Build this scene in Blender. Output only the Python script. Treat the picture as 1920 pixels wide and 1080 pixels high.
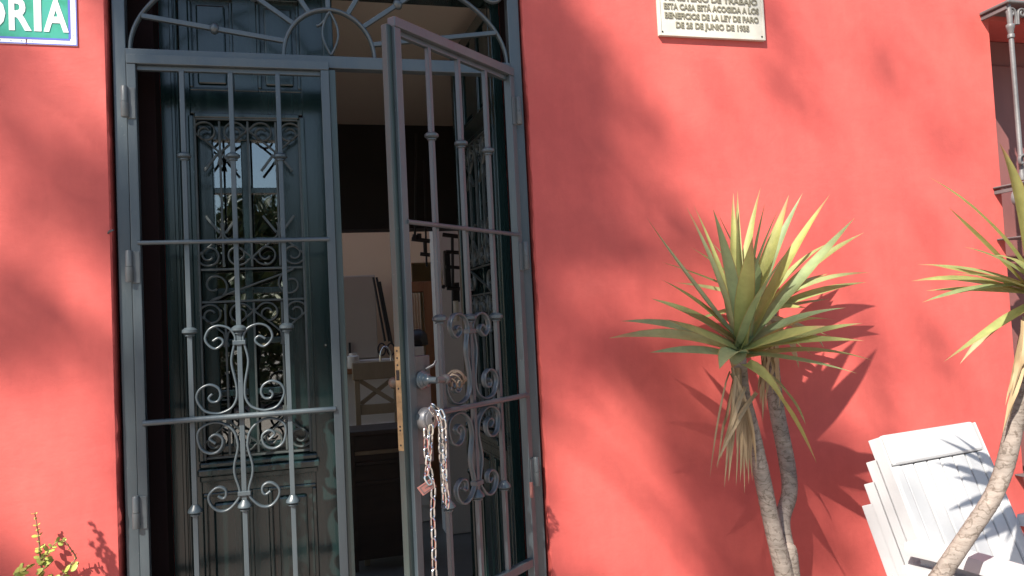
import bpy, bmesh, math, random
from mathutils import Vector, Matrix, Euler
random.seed(11)
for o in list(bpy.data.objects): bpy.data.objects.remove(o)
SC = bpy.context.scene
COL = SC.collection

# ------------------------------------------------------------------ camera
CAM = Vector((0.0, -2.2, 1.5))
RC = Matrix(((0.96661888, 0.03692407, -0.25354399),
             (-0.25142669, -0.05379077, -0.96638045),
             (-0.04932102, 0.99786931, -0.04271148)))
cam_data = bpy.data.cameras.new('camera')
cam_data.lens = 27.0; cam_data.sensor_width = 36.0
cam_data.clip_start = 0.05; cam_data.clip_end = 500
cam = bpy.data.objects.new('camera', cam_data); COL.objects.link(cam)
cam.matrix_world = Matrix.Translation(CAM) @ RC.to_4x4()
SC.camera = cam

# ------------------------------------------------------------------ world, sun, exposure
SUN_TRAVEL = Vector((1.0, 1.0, -1.45)).normalized()
to_sun = -SUN_TRAVEL
elev = math.asin(to_sun.z); rot = math.atan2(to_sun.x, to_sun.y)
W = bpy.data.worlds.new('World'); SC.world = W; W.use_nodes = True
nt = W.node_tree; nt.nodes.clear()
sky = nt.nodes.new('ShaderNodeTexSky'); sky.sky_type = 'NISHITA'; sky.sun_disc = False
sky.sun_elevation = elev; sky.sun_rotation = rot; sky.air_density = 1.2; sky.dust_density = 0.6; sky.ozone_density = 1.6
bg = nt.nodes.new('ShaderNodeBackground'); bg.inputs[1].default_value = 0.072
wo = nt.nodes.new('ShaderNodeOutputWorld')
nt.links.new(sky.outputs[0], bg.inputs[0]); nt.links.new(bg.outputs[0], wo.inputs[0])
sd = bpy.data.lights.new('sun', 'SUN'); sd.energy = 5.0; sd.angle = math.radians(0.53); sd.color = (1.0, 0.93, 0.82)
sun = bpy.data.objects.new('sun', sd); COL.objects.link(sun)
sun.location = (-6, -8, 12)
sun.rotation_euler = SUN_TRAVEL.to_track_quat('-Z', 'Y').to_euler()
SC.view_settings.view_transform = 'Standard'; SC.view_settings.look = 'None'
SC.view_settings.gamma = 1; SC.view_settings.exposure = 1.36
SC.cycles.max_bounces = 8; SC.cycles.transparent_max_bounces = 12

F_PX = 1440.0
def at(px, py, Y=0.0):
    """point of the place on the upright plane y = Y that the photograph shows at (px, py)"""
    d = RC @ Vector(((px - 960) / F_PX, -(py - 540) / F_PX, -1.0))
    return CAM + d * ((Y - CAM.y) / d.y)

# ------------------------------------------------------------------ materials
MATS = {}
def principled(name, base, rough=0.5, metal=0.0, spec=0.5):
    m = bpy.data.materials.new(name); m.use_nodes = True
    b = m.node_tree.nodes['Principled BSDF']
    b.inputs['Base Color'].default_value = (*base, 1); b.inputs['Roughness'].default_value = rough
    b.inputs['Metallic'].default_value = metal; b.inputs['Specular IOR Level'].default_value = spec
    MATS[name] = m
    return m, m.node_tree, b
def noise(t, scale, detail=6, rough=0.6, stretch=None, coord='Object'):
    tc = t.nodes.new('ShaderNodeTexCoord'); n = t.nodes.new('ShaderNodeTexNoise')
    n.inputs['Scale'].default_value = scale; n.inputs['Detail'].default_value = detail
    n.inputs['Roughness'].default_value = rough
    if stretch:
        mp = t.nodes.new('ShaderNodeMapping'); mp.inputs['Scale'].default_value = stretch
        t.links.new(tc.outputs[coord], mp.inputs[0]); t.links.new(mp.outputs[0], n.inputs[0])
    else: t.links.new(tc.outputs[coord], n.inputs[0])
    return n
def ramp(t, src, stops):
    r = t.nodes.new('ShaderNodeValToRGB'); el = r.color_ramp.elements
    while len(el) < len(stops): el.new(0.5)
    for e, (p, c) in zip(el, stops):
        e.position = p; e.color = (*c, 1) if len(c) == 3 else c
    t.links.new(src, r.inputs[0]); return r
def bump(t, b, src, strength, dist=0.01, prev=None):
    n = t.nodes.new('ShaderNodeBump'); n.inputs['Strength'].default_value = strength
    n.inputs['Distance'].default_value = dist; t.links.new(src, n.inputs['Height'])
    if prev: t.links.new(prev.outputs[0], n.inputs['Normal'])
    t.links.new(n.outputs[0], b.inputs['Normal']); return n
def mixc(t, fac, a, c, mode='MIX'):
    m = t.nodes.new('ShaderNodeMix'); m.data_type = 'RGBA'; m.blend_type = mode
    if isinstance(fac, (int, float)): m.inputs[0].default_value = fac
    else: t.links.new(fac, m.inputs[0])
    for s, v in ((6, a), (7, c)):
        if isinstance(v, tuple): m.inputs[s].default_value = (*v, 1)
        else: t.links.new(v, m.inputs[s])
    return m

def speckled(name, c1, c2, scale, rough, bstr=0.2, bd=0.004, stretch=None, spec=0.5, metal=0.0, bscale=None):
    m, t, b = principled(name, c1, rough, metal, spec)
    n = noise(t, scale, 7, 0.62, stretch)
    r = ramp(t, n.outputs[0], ((0.32, c1), (0.68, c2)))
    t.links.new(r.outputs[0], b.inputs['Base Color'])
    n2 = noise(t, bscale or scale * 3, 5, 0.6, stretch)
    if bstr: bump(t, b, n2.outputs[0], bstr, bd)
    return m

# lime plaster painted red
m, t, b = principled('red_plaster', (0.56, 0.06, 0.06), 0.62, 0, 0.25)
n1 = noise(t, 2.3, 6, 0.6); n2 = noise(t, 17, 8, 0.7); n3 = noise(t, 90, 4, 0.6)
c1 = ramp(t, n1.outputs[0], ((0.3, (0.47, 0.083, 0.075)), (0.7, (0.53, 0.105, 0.089))))
c2 = ramp(t, n2.outputs[0], ((0.42, (0.97, 0.97, 0.97)), (0.62, (1.03, 1.03, 1.03))))
mx = mixc(t, 1.0, c1.outputs[0], c2.outputs[0], 'MULTIPLY')
sc = t.nodes.new('ShaderNodeTexVoronoi'); sc.feature = 'DISTANCE_TO_EDGE'; sc.inputs['Scale'].default_value = 1.6
wn = noise(t, 3.0, 5, 0.7)
va = t.nodes.new('ShaderNodeMix'); va.data_type = 'RGBA'; va.inputs[0].default_value = 0.35
tc = t.nodes.new('ShaderNodeTexCoord'); t.links.new(tc.outputs['Object'], va.inputs[6]); t.links.new(wn.outputs['Color'], va.inputs[7])
t.links.new(va.outputs[2], sc.inputs['Vector'])
cr = ramp(t, sc.outputs['Distance'], ((0.0, (1, 1, 1)), (0.006, (0, 0, 0))))
pn = noise(t, 1.1, 3, 0.5); pm = ramp(t, pn.outputs[0], ((0.52, (0, 0, 0)), (0.6, (0.16, 0.16, 0.16))))
cm = mixc(t, 1.0, cr.outputs[0], pm.outputs[0], 'MULTIPLY')
fin = mixc(t, cm.outputs[2], mx.outputs[2], (0.62, 0.13, 0.11))
st = noise(t, 1.0, 6, 0.7, (3.0, 1, 0.45)); sr = ramp(t, st.outputs[0], ((0.35, (0.90, 0.90, 0.92)), (0.6, (1.03, 1.03, 1.03))))
tw = noise(t, 5.0, 8, 0.75, (0.35, 1, 1.6)); twr = ramp(t, tw.outputs[0], ((0.60, (0, 0, 0)), (0.72, (0.16, 0.16, 0.16))))
fin2 = mixc(t, 1.0, fin.outputs[2], sr.outputs[0], 'MULTIPLY'); fin3 = mixc(t, twr.outputs[0], fin2.outputs[2], (0.60, 0.16, 0.14))
t.links.new(fin3.outputs[2], b.inputs['Base Color'])
b1 = bump(t, b, n1.outputs[0], 0.35, 0.02); b1b = bump(t, b, tw.outputs[0], 0.22, 0.006, b1); b2 = bump(t, b, n2.outputs[0], 0.13, 0.005, b1b); bump(t, b, n3.outputs[0], 0.10, 0.001, b2)

def iron(name, c1, c2):
    m, t, b = principled(name, c1, 0.36, 0, 0.7)
    n = noise(t, 9, 7, 0.62, (1, 1, 0.25)); r = ramp(t, n.outputs[0], ((0.32, c1), (0.68, c2)))
    ch = noise(t, 70, 6, 0.75); cf = ramp(t, ch.outputs[0], ((0.66, (0, 0, 0)), (0.71, (0.8, 0.8, 0.8))))
    ru = noise(t, 11, 7, 0.8); rf = ramp(t, ru.outputs[0], ((0.66, (0, 0, 0)), (0.74, (0.7, 0.7, 0.7))))
    m1 = mixc(t, cf.outputs[0], r.outputs[0], (0.20, 0.215, 0.21)); m2 = mixc(t, rf.outputs[0], m1.outputs[2], (0.10, 0.062, 0.045))
    t.links.new(m2.outputs[2], b.inputs['Base Color'])
    rr = ramp(t, n.outputs[0], ((0.3, (0.26, 0.26, 0.26)), (0.7, (0.46, 0.46, 0.46)))); t.links.new(rr.outputs[0], b.inputs['Roughness'])
    q = noise(t, 45, 5, 0.6, (1, 1, 0.4)); bump(t, b, q.outputs[0], 0.4, 0.002)
iron('iron_paint', (0.034, 0.048, 0.060), (0.060, 0.076, 0.084))
iron('green_iron', (0.018, 0.036, 0.034), (0.034, 0.052, 0.050))
speckled('hinge_iron', (0.055, 0.066, 0.074), (0.09, 0.10, 0.105), 14, 0.45, 0.3, 0.002)
speckled('pale_iron', (0.075, 0.073, 0.077), (0.12, 0.117, 0.12), 12, 0.5, 0.4, 0.003)
# old glossy dark green door paint, wood grain and chipped flecks
m, t, b = principled('door_paint', (0.012, 0.03, 0.03), 0.3, 0, 0.45)
g = noise(t, 14, 8, 0.65, (1, 1, 0.05)); ch = noise(t, 55, 9, 0.8, (1, 1, 0.35))
cc = ramp(t, g.outputs[0], ((0.3, (0.004, 0.013, 0.014)), (0.7, (0.011, 0.028, 0.028))))
fl = ramp(t, ch.outputs[0], ((0.66, (0, 0, 0)), (0.70, (1, 1, 1))))
mm = mixc(t, fl.outputs[0], cc.outputs[0], (0.10, 0.13, 0.12)); t.links.new(mm.outputs[2], b.inputs['Base Color'])
rr = ramp(t, g.outputs[0], ((0.3, (0.13, 0.13, 0.13)), (0.75, (0.32, 0.32, 0.32)))); t.links.new(rr.outputs[0], b.inputs['Roughness'])
b.inputs['Coat Weight'].default_value = 0.35; b.inputs['Coat Roughness'].default_value = 0.12
bb = bump(t, b, g.outputs[0], 0.4, 0.004); bump(t, b, ch.outputs[0], 0.2, 0.002, bb)
speckled('grille_iron', (0.03, 0.04, 0.042), (0.06, 0.07, 0.068), 25, 0.4, 0.3, 0.002)
speckled('brass', (0.40, 0.29, 0.15), (0.20, 0.15, 0.08), 55, 0.5, 0.3, 0.001, None, 0.5, 0.5)
principled('dark_hole', (0.01, 0.01, 0.01), 0.7)
speckled('cylinder_steel', (0.30, 0.29, 0.29), (0.24, 0.23, 0.23), 30, 0.4, 0.1, 0.001, None, 0.5, 0.5)
speckled('lock_steel', (0.13, 0.125, 0.13), (0.085, 0.085, 0.09), 30, 0.42, 0.15, 0.001, None, 0.5, 0.6)
speckled('chrome', (0.75, 0.74, 0.72), (0.62, 0.61, 0.60), 60, 0.17, 0.1, 0.0005, None, 0.5, 1.0)
speckled('rust_wire', (0.10, 0.075, 0.06), (0.16, 0.12, 0.09), 60, 0.5, 0.3, 0.001, None, 0.5, 0.5)
speckled('tag_red', (0.30, 0.12, 0.10), (0.22, 0.09, 0.08), 40, 0.5)
speckled('white_plastic', (0.42, 0.425, 0.44), (0.36, 0.365, 0.375), 5, 0.38, 0.1, 0.002, None, 0.45, 0, 90)
# tile sign
m, t, b = principled('tile_green', (0.05, 0.30, 0.19), 0.16)
n = noise(t, 14, 5, 0.6); c = ramp(t, n.outputs[0], ((0.3, (0.035, 0.25, 0.14)), (0.5, (0.06, 0.33, 0.24)), (0.7, (0.07, 0.32, 0.30))))
t.links.new(c.outputs[0], b.inputs['Base Color'])
principled('tile_blue', (0.12, 0.15, 0.50), 0.2); principled('tile_white', (0.78, 0.80, 0.80), 0.2)
principled('tile_dot', (0.30, 0.36, 0.50), 0.3)
speckled('plaque_cream', (0.52, 0.505, 0.45), (0.43, 0.41, 0.36), 18, 0.45, 0.15, 0.002)
principled('plaque_letters', (0.18, 0.168, 0.125), 0.55)
# plants
m, t, b = principled('yucca_leaf', (0.10, 0.16, 0.05), 0.55, 0, 0.35)
oi = t.nodes.new('ShaderNodeObjectInfo')
c = ramp(t, oi.outputs['Random'], ((0.0, (0.23, 0.31, 0.165)), (0.35, (0.29, 0.345, 0.14)), (0.7, (0.37, 0.385, 0.13)), (1.0, (0.25, 0.33, 0.21))))
gr = noise(t, 30, 4, 0.6); gg = ramp(t, gr.outputs[0], ((0.3, (0.85, 0.85, 0.85)), (0.7, (1.12, 1.12, 1.12))))
mx = mixc(t, 1.0, c.outputs[0], gg.outputs[0], 'MULTIPLY')
uv = t.nodes.new('ShaderNodeUVMap'); sx = t.nodes.new('ShaderNodeSeparateXYZ'); t.links.new(uv.outputs[0], sx.inputs[0])
tipr = ramp(t, sx.outputs[1], ((0.86, (0, 0, 0)), (0.97, (1, 1, 1))))
tj = t.nodes.new('ShaderNodeMath'); tj.operation = 'MULTIPLY_ADD'; tj.inputs[1].default_value = 0.16; t.links.new(oi.outputs['Random'], tj.inputs[0]); t.links.new(sx.outputs[1], tj.inputs[2])
ta_ = t.nodes.new('ShaderNodeMath'); ta_.operation = 'SUBTRACT'; ta_.inputs[1].default_value = 0.07; t.links.new(tj.outputs[0], ta_.inputs[0]); t.links.new(ta_.outputs[0], tipr.inputs[0]); 
mt = mixc(t, tipr.outputs[0], mx.outputs[2], (0.36, 0.24, 0.12))
edge = ramp(t, sx.outputs[0], ((0.0, (1, 1, 1)), (0.07, (0, 0, 0)), (0.93, (0, 0, 0)), (1.0, (1, 1, 1))))
me = mixc(t, edge.outputs[0], mt.outputs[2], (0.30, 0.22, 0.08))
t.links.new(me.outputs[2], b.inputs['Base Color'])
tr = t.nodes.new('ShaderNodeBsdfTranslucent'); t.links.new(me.outputs[2], tr.inputs[0])
ms = t.nodes.new('ShaderNodeMixShader'); ms.inputs[0].default_value = 0.42
t.links.new(b.outputs[0], ms.inputs[1]); t.links.new(tr.outputs[0], ms.inputs[2])
t.links.new(ms.outputs[0], t.nodes['Material Output'].inputs[0])
speckled('dry_leaf', (0.36, 0.26, 0.15), (0.25, 0.17, 0.09), 25, 0.7, 0.3, 0.002, (1, 1, 0.3))
m, t, b = principled('yucca_bark', (0.36, 0.32, 0.28), 0.85, 0, 0.2)
wv = t.nodes.new('ShaderNodeTexWave'); wv.bands_direction = 'Z'; wv.inputs['Scale'].default_value = 9; wv.inputs['Distortion'].default_value = 16
wv.inputs['Detail'].default_value = 4; wv.inputs['Detail Scale'].default_value = 2.5
tc = t.nodes.new('ShaderNodeTexCoord'); t.links.new(tc.outputs['Object'], wv.inputs[0])
nn = noise(t, 22, 7, 0.7)
b0n = noise(t, 38, 8, 0.75, (0.6, 0.6, 3.2))
c = ramp(t, b0n.outputs[0], ((0.34, (0.13, 0.104, 0.088)), (0.46, (0.215, 0.185, 0.163)), (0.75, (0.29, 0.255, 0.23))))
c2 = ramp(t, nn.outputs[0], ((0.3, (0.7, 0.7, 0.7)), (0.7, (1.15, 1.12, 1.1))))
mx = mixc(t, 1, c.outputs[0], c2.outputs[0], 'MULTIPLY')
wr = ramp(t, wv.outputs[0], ((0.0, (0.62, 0.6, 0.58)), (0.13, (1, 1, 1)))); mx2 = mixc(t, 1, mx.outputs[2], wr.outputs[0], 'MULTIPLY'); t.links.new(mx2.outputs[2], b.inputs['Base Color'])
q1 = bump(t, b, b0n.outputs[0], 0.5, 0.004); bump(t, b, nn.outputs[0], 0.4, 0.003, q1)
speckled('jade_leaf', (0.27, 0.34, 0.07), (0.38, 0.40, 0.10), 30, 0.4, 0.1, 0.001)
speckled('jade_stem', (0.17, 0.085, 0.05), (0.26, 0.14, 0.09), 30, 0.6)
m, t, b = principled('tree_leaf', (0.05, 0.085, 0.025), 0.55)
n = noise(t, 1.5, 4); c = ramp(t, n.outputs[0], ((0.3, (0.035, 0.065, 0.02)), (0.7, (0.075, 0.115, 0.035)))); t.links.new(c.outputs[0], b.inputs['Base Color'])
speckled('tree_bark', (0.12, 0.09, 0.065), (0.20, 0.16, 0.12), 12, 0.9, 0.6, 0.02)
# ground and rooms
speckled('terrace_stone', (0.24, 0.21, 0.18), (0.30, 0.265, 0.23), 3, 0.8, 0.3, 0.004)
speckled('cream_paint', (0.78, 0.64, 0.44), (0.73, 0.59, 0.40), 1.5, 0.75, 0.1, 0.002)
speckled('ceiling_paint', (0.62, 0.56, 0.49), (0.56, 0.50, 0.43), 1.2, 0.8, 0.1, 0.002)
speckled('dark_beam', (0.012, 0.010, 0.009), (0.02, 0.016, 0.014), 6, 0.6)
speckled('room_floor', (0.11, 0.10, 0.085), (0.14, 0.128, 0.11), 4, 0.4, 0.1, 0.002)
speckled('chair_wood', (0.34, 0.25, 0.15), (0.42, 0.32, 0.20), 12, 0.5, 0.2, 0.002, (1, 1, 0.2))
speckled('chest_wood', (0.055, 0.036, 0.024), (0.085, 0.058, 0.038), 10, 0.5, 0.2, 0.002, (0.2, 1, 1))
speckled('pine_wood', (0.24, 0.10, 0.04), (0.32, 0.15, 0.06), 9, 0.45, 0.2, 0.002, (1, 1, 0.15))
speckled('cabinet_grey', (0.44, 0.38, 0.30), (0.48, 0.41, 0.33), 3, 0.4, 0.05, 0.001)
speckled('kitchen_white', (0.76, 0.70, 0.60), (0.70, 0.64, 0.55), 3, 0.5, 0.05, 0.001)
speckled('lining_shade', (0.007, 0.003, 0.0035), (0.012, 0.005, 0.005), 8, 0.8, 0.2, 0.002, (1, 1, 0.15), 0.12)  # near-black colour stands in for the shade on the masonry reveal
principled('black_iron', (0.02, 0.018, 0.017), 0.45)
principled('candle', (0.72, 0.66, 0.55), 0.5)
speckled('shutter_wood', (0.15, 0.055, 0.055), (0.19, 0.075, 0.07), 6, 0.55, 0.2, 0.002, (1, 1, 0.15))
m, t, b = principled('glass', (0.02, 0.025, 0.025), 0.03)
t.nodes.remove(b)
gl = t.nodes.new('ShaderNodeBsdfGlossy'); gl.inputs['Roughness'].default_value = 0.015; gl.inputs[0].default_value = (0.95, 0.97, 1, 1)
tp = t.nodes.new('ShaderNodeBsdfTransparent'); tp.inputs[0].default_value = (0.55, 0.6, 0.58, 1)
fr = t.nodes.new('ShaderNodeFresnel'); fr.inputs[0].default_value = 2.4
ms = t.nodes.new('ShaderNodeMixShader'); gb = t.nodes.new('ShaderNodeBump'); gb.inputs['Strength'].default_value = 0.05; gb.inputs['Distance'].default_value = 0.01
gn = noise(t, 6, 2); t.links.new(gn.outputs[0], gb.inputs['Height']); t.links.new(gb.outputs[0], gl.inputs['Normal'])
t.links.new(fr.outputs[0], ms.inputs[0]); t.links.new(tp.outputs[0], ms.inputs[1]); t.links.new(gl.outputs[0], ms.inputs[2])
t.links.new(ms.outputs[0], t.nodes['Material Output'].inputs[0])

# ------------------------------------------------------------------ mesh helpers
OFF = {}
def off(o):
    while o is not None and o.name not in OFF: o = o.parent
    return OFF[o.name] if o is not None else Vector((0, 0, 0))
def tag(o, label=None, cat=None, group=None, kind=None):
    if label: o['label'] = label
    if cat: o['category'] = cat
    if group: o['group'] = group
    if kind: o['kind'] = kind
    return o
def thing(name, loc, label, cat, group=None, rotz=0.0, local=False):
    o = bpy.data.objects.new(name, None); COL.objects.link(o)
    o.location = loc; o.rotation_euler = (0, 0, rotz); o.empty_display_size = 0.1
    OFF[o.name] = Vector((0, 0, 0)) if local else Vector(loc)
    return tag(o, label, cat, group)
class MB:
    def __init__(s): s.v = []; s.f = []; s.uv = None
    def add(s, vs, fs):
        n = len(s.v); s.v += [tuple(p) for p in vs]; s.f += [tuple(i + n for i in q) for q in fs]; return s
    def box(s, x0, x1, y0, y1, z0, z1):
        if x0 > x1: x0, x1 = x1, x0
        if y0 > y1: y0, y1 = y1, y0
        if z0 > z1: z0, z1 = z1, z0
        vs = [(x, y, z) for z in (z0, z1) for y in (y0, y1) for x in (x0, x1)]
        return s.add(vs, [(0, 2, 3, 1), (4, 5, 7, 6), (0, 1, 5, 4), (2, 6, 7, 3), (0, 4, 6, 2), (1, 3, 7, 5)])
    def bar(s, p, q, w, h, up=(0, -1, 0)):
        p, q = Vector(p), Vector(q); d = (q - p).normalized(); u = Vector(up)
        a = d.cross(u)
        if a.length < 1e-4: a = d.cross(Vector((1, 0, 0)))
        a.normalize(); u = a.cross(d).normalized()
        vs = [e + a * (w / 2 * i) + u * (h / 2 * j) for e in (p, q) for i, j in ((-1, -1), (1, -1), (1, 1), (-1, 1))]
        return s.add(vs, [(0, 1, 2, 3), (7, 6, 5, 4), (0, 4, 5, 1), (1, 5, 6, 2), (2, 6, 7, 3), (3, 7, 4, 0)])
    def tube(s, path, r, n=8, cap=True, closed=False):
        P = [Vector(p) for p in path]; L = len(P); rs = r if isinstance(r, (list, tuple)) else [r] * L
        base = len(s.v); ref = None
        for i, p in enumerate(P):
            if closed: d = P[(i + 1) % L] - P[i - 1]
            else: d = P[min(i + 1, L - 1)] - P[max(i - 1, 0)]
            d.normalize()
            if ref is None:
                ref = d.cross(Vector((0, 1, 0.13)))
                if ref.length < 1e-3: ref = d.cross(Vector((1, 0, 0)))
            a = (ref - d * ref.dot(d)).normalized(); c = d.cross(a); ref = a
            for k in range(n):
                an = 2 * math.pi * k / n
                s.v.append(tuple(p + a * (rs[i] * math.cos(an)) + c * (rs[i] * math.sin(an))))
        for i in range(L if closed else L - 1):
            j = (i + 1) % L
            for k in range(n):
                s.f.append((base + i * n + k, base + i * n + (k + 1) % n, base + j * n + (k + 1) % n, base + j * n + k))
        if cap and not closed:
            s.f.append(tuple(base + k for k in reversed(range(n)))); s.f.append(tuple(base + (L - 1) * n + k for k in range(n)))
        return s
    def ribbon(s, path, th, y0, y1):
        """flat iron bar bent along an (x,z) path, lying between depths y0 and y1"""
        P = [Vector((p[0], 0, p[1])) for p in path]; L = len(P); base = len(s.v)
        for i, p in enumerate(P):
            d = (P[min(i + 1, L - 1)] - P[max(i - 1, 0)]).normalized(); a = Vector((-d.z, 0, d.x)) * (th / 2)
            c = th * 0.3
            for q, y in ((p - a, y0 + c), (p - a * 0.4, y0), (p + a * 0.4, y0), (p + a, y0 + c), (p + a, y1), (p - a, y1)):
                s.v.append((q.x, y, q.z))
        for i in range(L - 1):
            for k in range(6):
                s.f.append((base + i * 6 + k, base + i * 6 + (k + 1) % 6, base + i * 6 + 6 + (k + 1) % 6, base + i * 6 + 6 + k))
        s.f.append(tuple(base + k for k in reversed(range(6)))); s.f.append(tuple(base + (L - 1) * 6 + k for k in range(6)))
        return s
    def lathe(s, prof, c, n=14, axis=(0, 0, 1)):
        ax = Vector(axis).normalized(); a = ax.orthogonal().normalized(); b2 = ax.cross(a); c = Vector(c); base = len(s.v)
        for r, h in prof:
            for k in range(n):
                an = 2 * math.pi * k / n
                s.v.append(tuple(c + ax * h + a * (r * math.cos(an)) + b2 * (r * math.sin(an))))
        for i in range(len(prof) - 1):
            for k in range(n):
                s.f.append((base + i * n + k, base + i * n + (k + 1) % n, base + i * n + n + (k + 1) % n, base + i * n + n + k))
        s.f.append(tuple(base + k for k in reversed(range(n)))); s.f.append(tuple(base + (len(prof) - 1) * n + k for k in range(n)))
        return s
    def build(s, name, mat, parent=None, smooth=False, bevel=0.0, local=False):
        o3 = Vector((0, 0, 0)) if (parent is None or local) else off(parent)
        me = bpy.data.meshes.new(name)
        me.from_pydata([(x - o3.x, y - o3.y, z - o3.z) for x, y, z in s.v], [], s.f)
        bm = bmesh.new(); bm.from_mesh(me); bmesh.ops.recalc_face_normals(bm, faces=bm.faces); bm.to_mesh(me); bm.free()
        if s.uv:
            ul = me.uv_layers.new(name='UVMap')
            for lp in me.loops: ul.data[lp.index].uv = s.uv[lp.vertex_index]
        if smooth:
            me.polygons.foreach_set('use_smooth', [True] * len(me.polygons))
            try: me.set_sharp_from_angle(angle=math.radians(50))
            except Exception: pass
        me.materials.append(MATS[mat])
        o = bpy.data.objects.new(name, me); COL.objects.link(o)
        if parent is not None: o.parent = parent
        if bevel:
            bv = o.modifiers.new('bevel', 'BEVEL'); bv.width = bevel; bv.segments = 2; bv.limit_method = 'ANGLE'
        return o
def copy_mesh(o, parent, mat4=None, name=None):
    c = bpy.data.objects.new(name or o.name.split('.')[0], o.data); COL.objects.link(c); c.parent = parent
    for md in o.modifiers:
        n = c.modifiers.new(md.name, md.type)
        if md.type == 'BEVEL': n.width = md.width; n.segments = md.segments; n.limit_method = md.limit_method
    if mat4 is not None: c.matrix_local = mat4
    return c
def spline(pts, k=6):
    P = [Vector(p) for p in pts]; out = []
    for i in range(len(P) - 1):
        a, b2, c, d = P[max(i - 1, 0)], P[i], P[i + 1], P[min(i + 2, len(P) - 1)]
        for j in range(k):
            u = j / k
            out.append(0.5 * ((2 * b2) + (c - a) * u + (2 * a - 5 * b2 + 4 * c - d) * u * u + (3 * b2 - a - 3 * c + d) * u ** 3))
    out.append(P[-1]); return out
def text_mesh(txt, size, extrude, bold=0.0, sx=1.0):
    cu = bpy.data.curves.new('txt', 'FONT'); cu.body = txt; cu.size = size; cu.extrude = extrude; cu.offset = bold
    cu.align_x = 'CENTER'; cu.resolution_u = 3
    o = bpy.data.objects.new('txt', cu); COL.objects.link(o)
    bpy.context.view_layer.update()
    me = bpy.data.meshes.new_from_object(o.evaluated_get(bpy.context.evaluated_depsgraph_get()))
    bpy.data.objects.remove(o)
    vs = [(v.co.x * sx, v.co.z, v.co.y) for v in me.vertices]; fs = [tuple(p.vertices) for p in me.polygons]
    return vs, fs

# ================================================================== SETTING
# garden ground
g = MB(); g.add([(-60, -70, 0), (60, -70, 0), (60, 0.0, 0), (-60, 0.0, 0)], [(0, 1, 2, 3)])
tag(g.build('ground', 'terrace_stone'), 'pale stone terrace in front of the house', None, None, 'structure')

# red facade with a door opening and a window opening
DX0, DX1 = -0.499, 0.653            # outer door opening
WX0, WX1, WZ0, WZ1 = 2.405, 3.45, 0.75, 2.50
ZT = 2.62
def facade():
    s = MB()
    ea, eb = DX0 - .03, DX1 + .03
    xs = [-7.0, ea, eb, WX0, WX1, 9.0]; zs = [0.0, WZ0, WZ1, ZT, 9.6]  # wall top raised out of view to keep sun off the rooms behind
    def solid(i, k):
        x = (xs[i] + xs[i + 1]) / 2; z = (zs[k] + zs[k + 1]) / 2
        if ea < x < eb and z < ZT: return False
        if WX0 < x < WX1 and WZ0 < z < WZ1: return False
        return True
    for i in range(5):
        for k in range(4):
            if solid(i, k):
                s.add([(xs[i], 0, zs[k]), (xs[i + 1], 0, zs[k]), (xs[i + 1], 0, zs[k + 1]), (xs[i], 0, zs[k + 1])], [(0, 1, 2, 3)])
    def quad(a, b2, c, d): s.add([a, b2, c, d], [(0, 1, 2, 3)])
    y1 = 0.19; ix0, ix1 = -0.402, 0.628
    rg = random.Random(3); ns = 240
    for xe_, xo, sg_ in ((DX0, ea, 1), (DX1, eb, -1)):
        je = 0.0; prev = None
        for k in range(ns + 1):
            z = ZT * k / ns; je = je * .8 + rg.gauss(0, .0011); amp = 1.5 if (z < 1.35 and sg_ > 0) else .7
            row = ((xo, 0, z), (xe_ - sg_ * .004, -.0006, z), (xe_ + je * amp, .0035 + abs(je) * .6, z), (xe_ + je * amp * .5, .012, z), (xe_, y1, z))
            if prev:
                for a_ in range(4): quad(prev[a_], prev[a_ + 1], row[a_ + 1], row[a_])
            prev = row
    quad((DX0, 0, ZT), (DX1, 0, ZT), (DX1, y1, ZT), (DX0, y1, ZT)); quad((ea, 0, ZT), (eb, 0, ZT), (eb, .0005, ZT), (ea, .0005, ZT))
    quad((DX0, y1, 0), (ix0, y1, 0), (ix0, y1, ZT), (DX0, y1, ZT)); quad((ix1, y1, 0), (DX1, y1, 0), (DX1, y1, ZT), (ix1, y1, ZT))
    quad((ix0, y1, 0), (ix0, .34, 0), (ix0, .34, ZT), (ix0, y1, ZT)); quad((ix1, y1, 0), (ix1, .34, 0), (ix1, .34, ZT), (ix1, y1, ZT))
    quad((ix0, y1, ZT), (ix1, y1, ZT), (ix1, .34, ZT), (ix0, .34, ZT))
    wd = 0.22
    quad((WX0, 0, WZ0), (WX0, wd, WZ0), (WX0, wd, WZ1), (WX0, 0, WZ1)); quad((WX1, 0, WZ0), (WX1, wd, WZ0), (WX1, wd, WZ1), (WX1, 0, WZ1))
    quad((WX0, 0, WZ1), (WX1, 0, WZ1), (WX1, wd, WZ1), (WX0, wd, WZ1)); quad((WX0, 0, WZ0), (WX1, 0, WZ0), (WX1, wd, WZ0), (WX0, wd, WZ0))
    # sides, top and back of the wall body
    quad((-7, 0, 0), (-7, .34, 0), (-7, .34, 9.6), (-7, 0, 9.6)); quad((9, 0, 0), (9, .34, 0), (9, .34, 9.6), (9, 0, 9.6)); quad((-7, 0, 9.6), (9, 0, 9.6), (9, .34, 9.6), (-7, .34, 9.6))
    quad((-7, .34, 0), (ix0, .34, 0), (ix0, .34, 9.6), (-7, .34, 9.6)); quad((ix1, .34, 0), (9, .34, 0), (9, .34, 9.6), (ix1, .34, 9.6)); quad((ix0, .34, ZT), (ix1, .34, ZT), (ix1, .34, 9.6), (ix0, .34, 9.6))
    bm_o = s.build('house_wall', 'red_plaster')
    return bm_o
tag(facade(), 'red plastered house wall around the iron gated doorway', 'wall')

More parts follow.
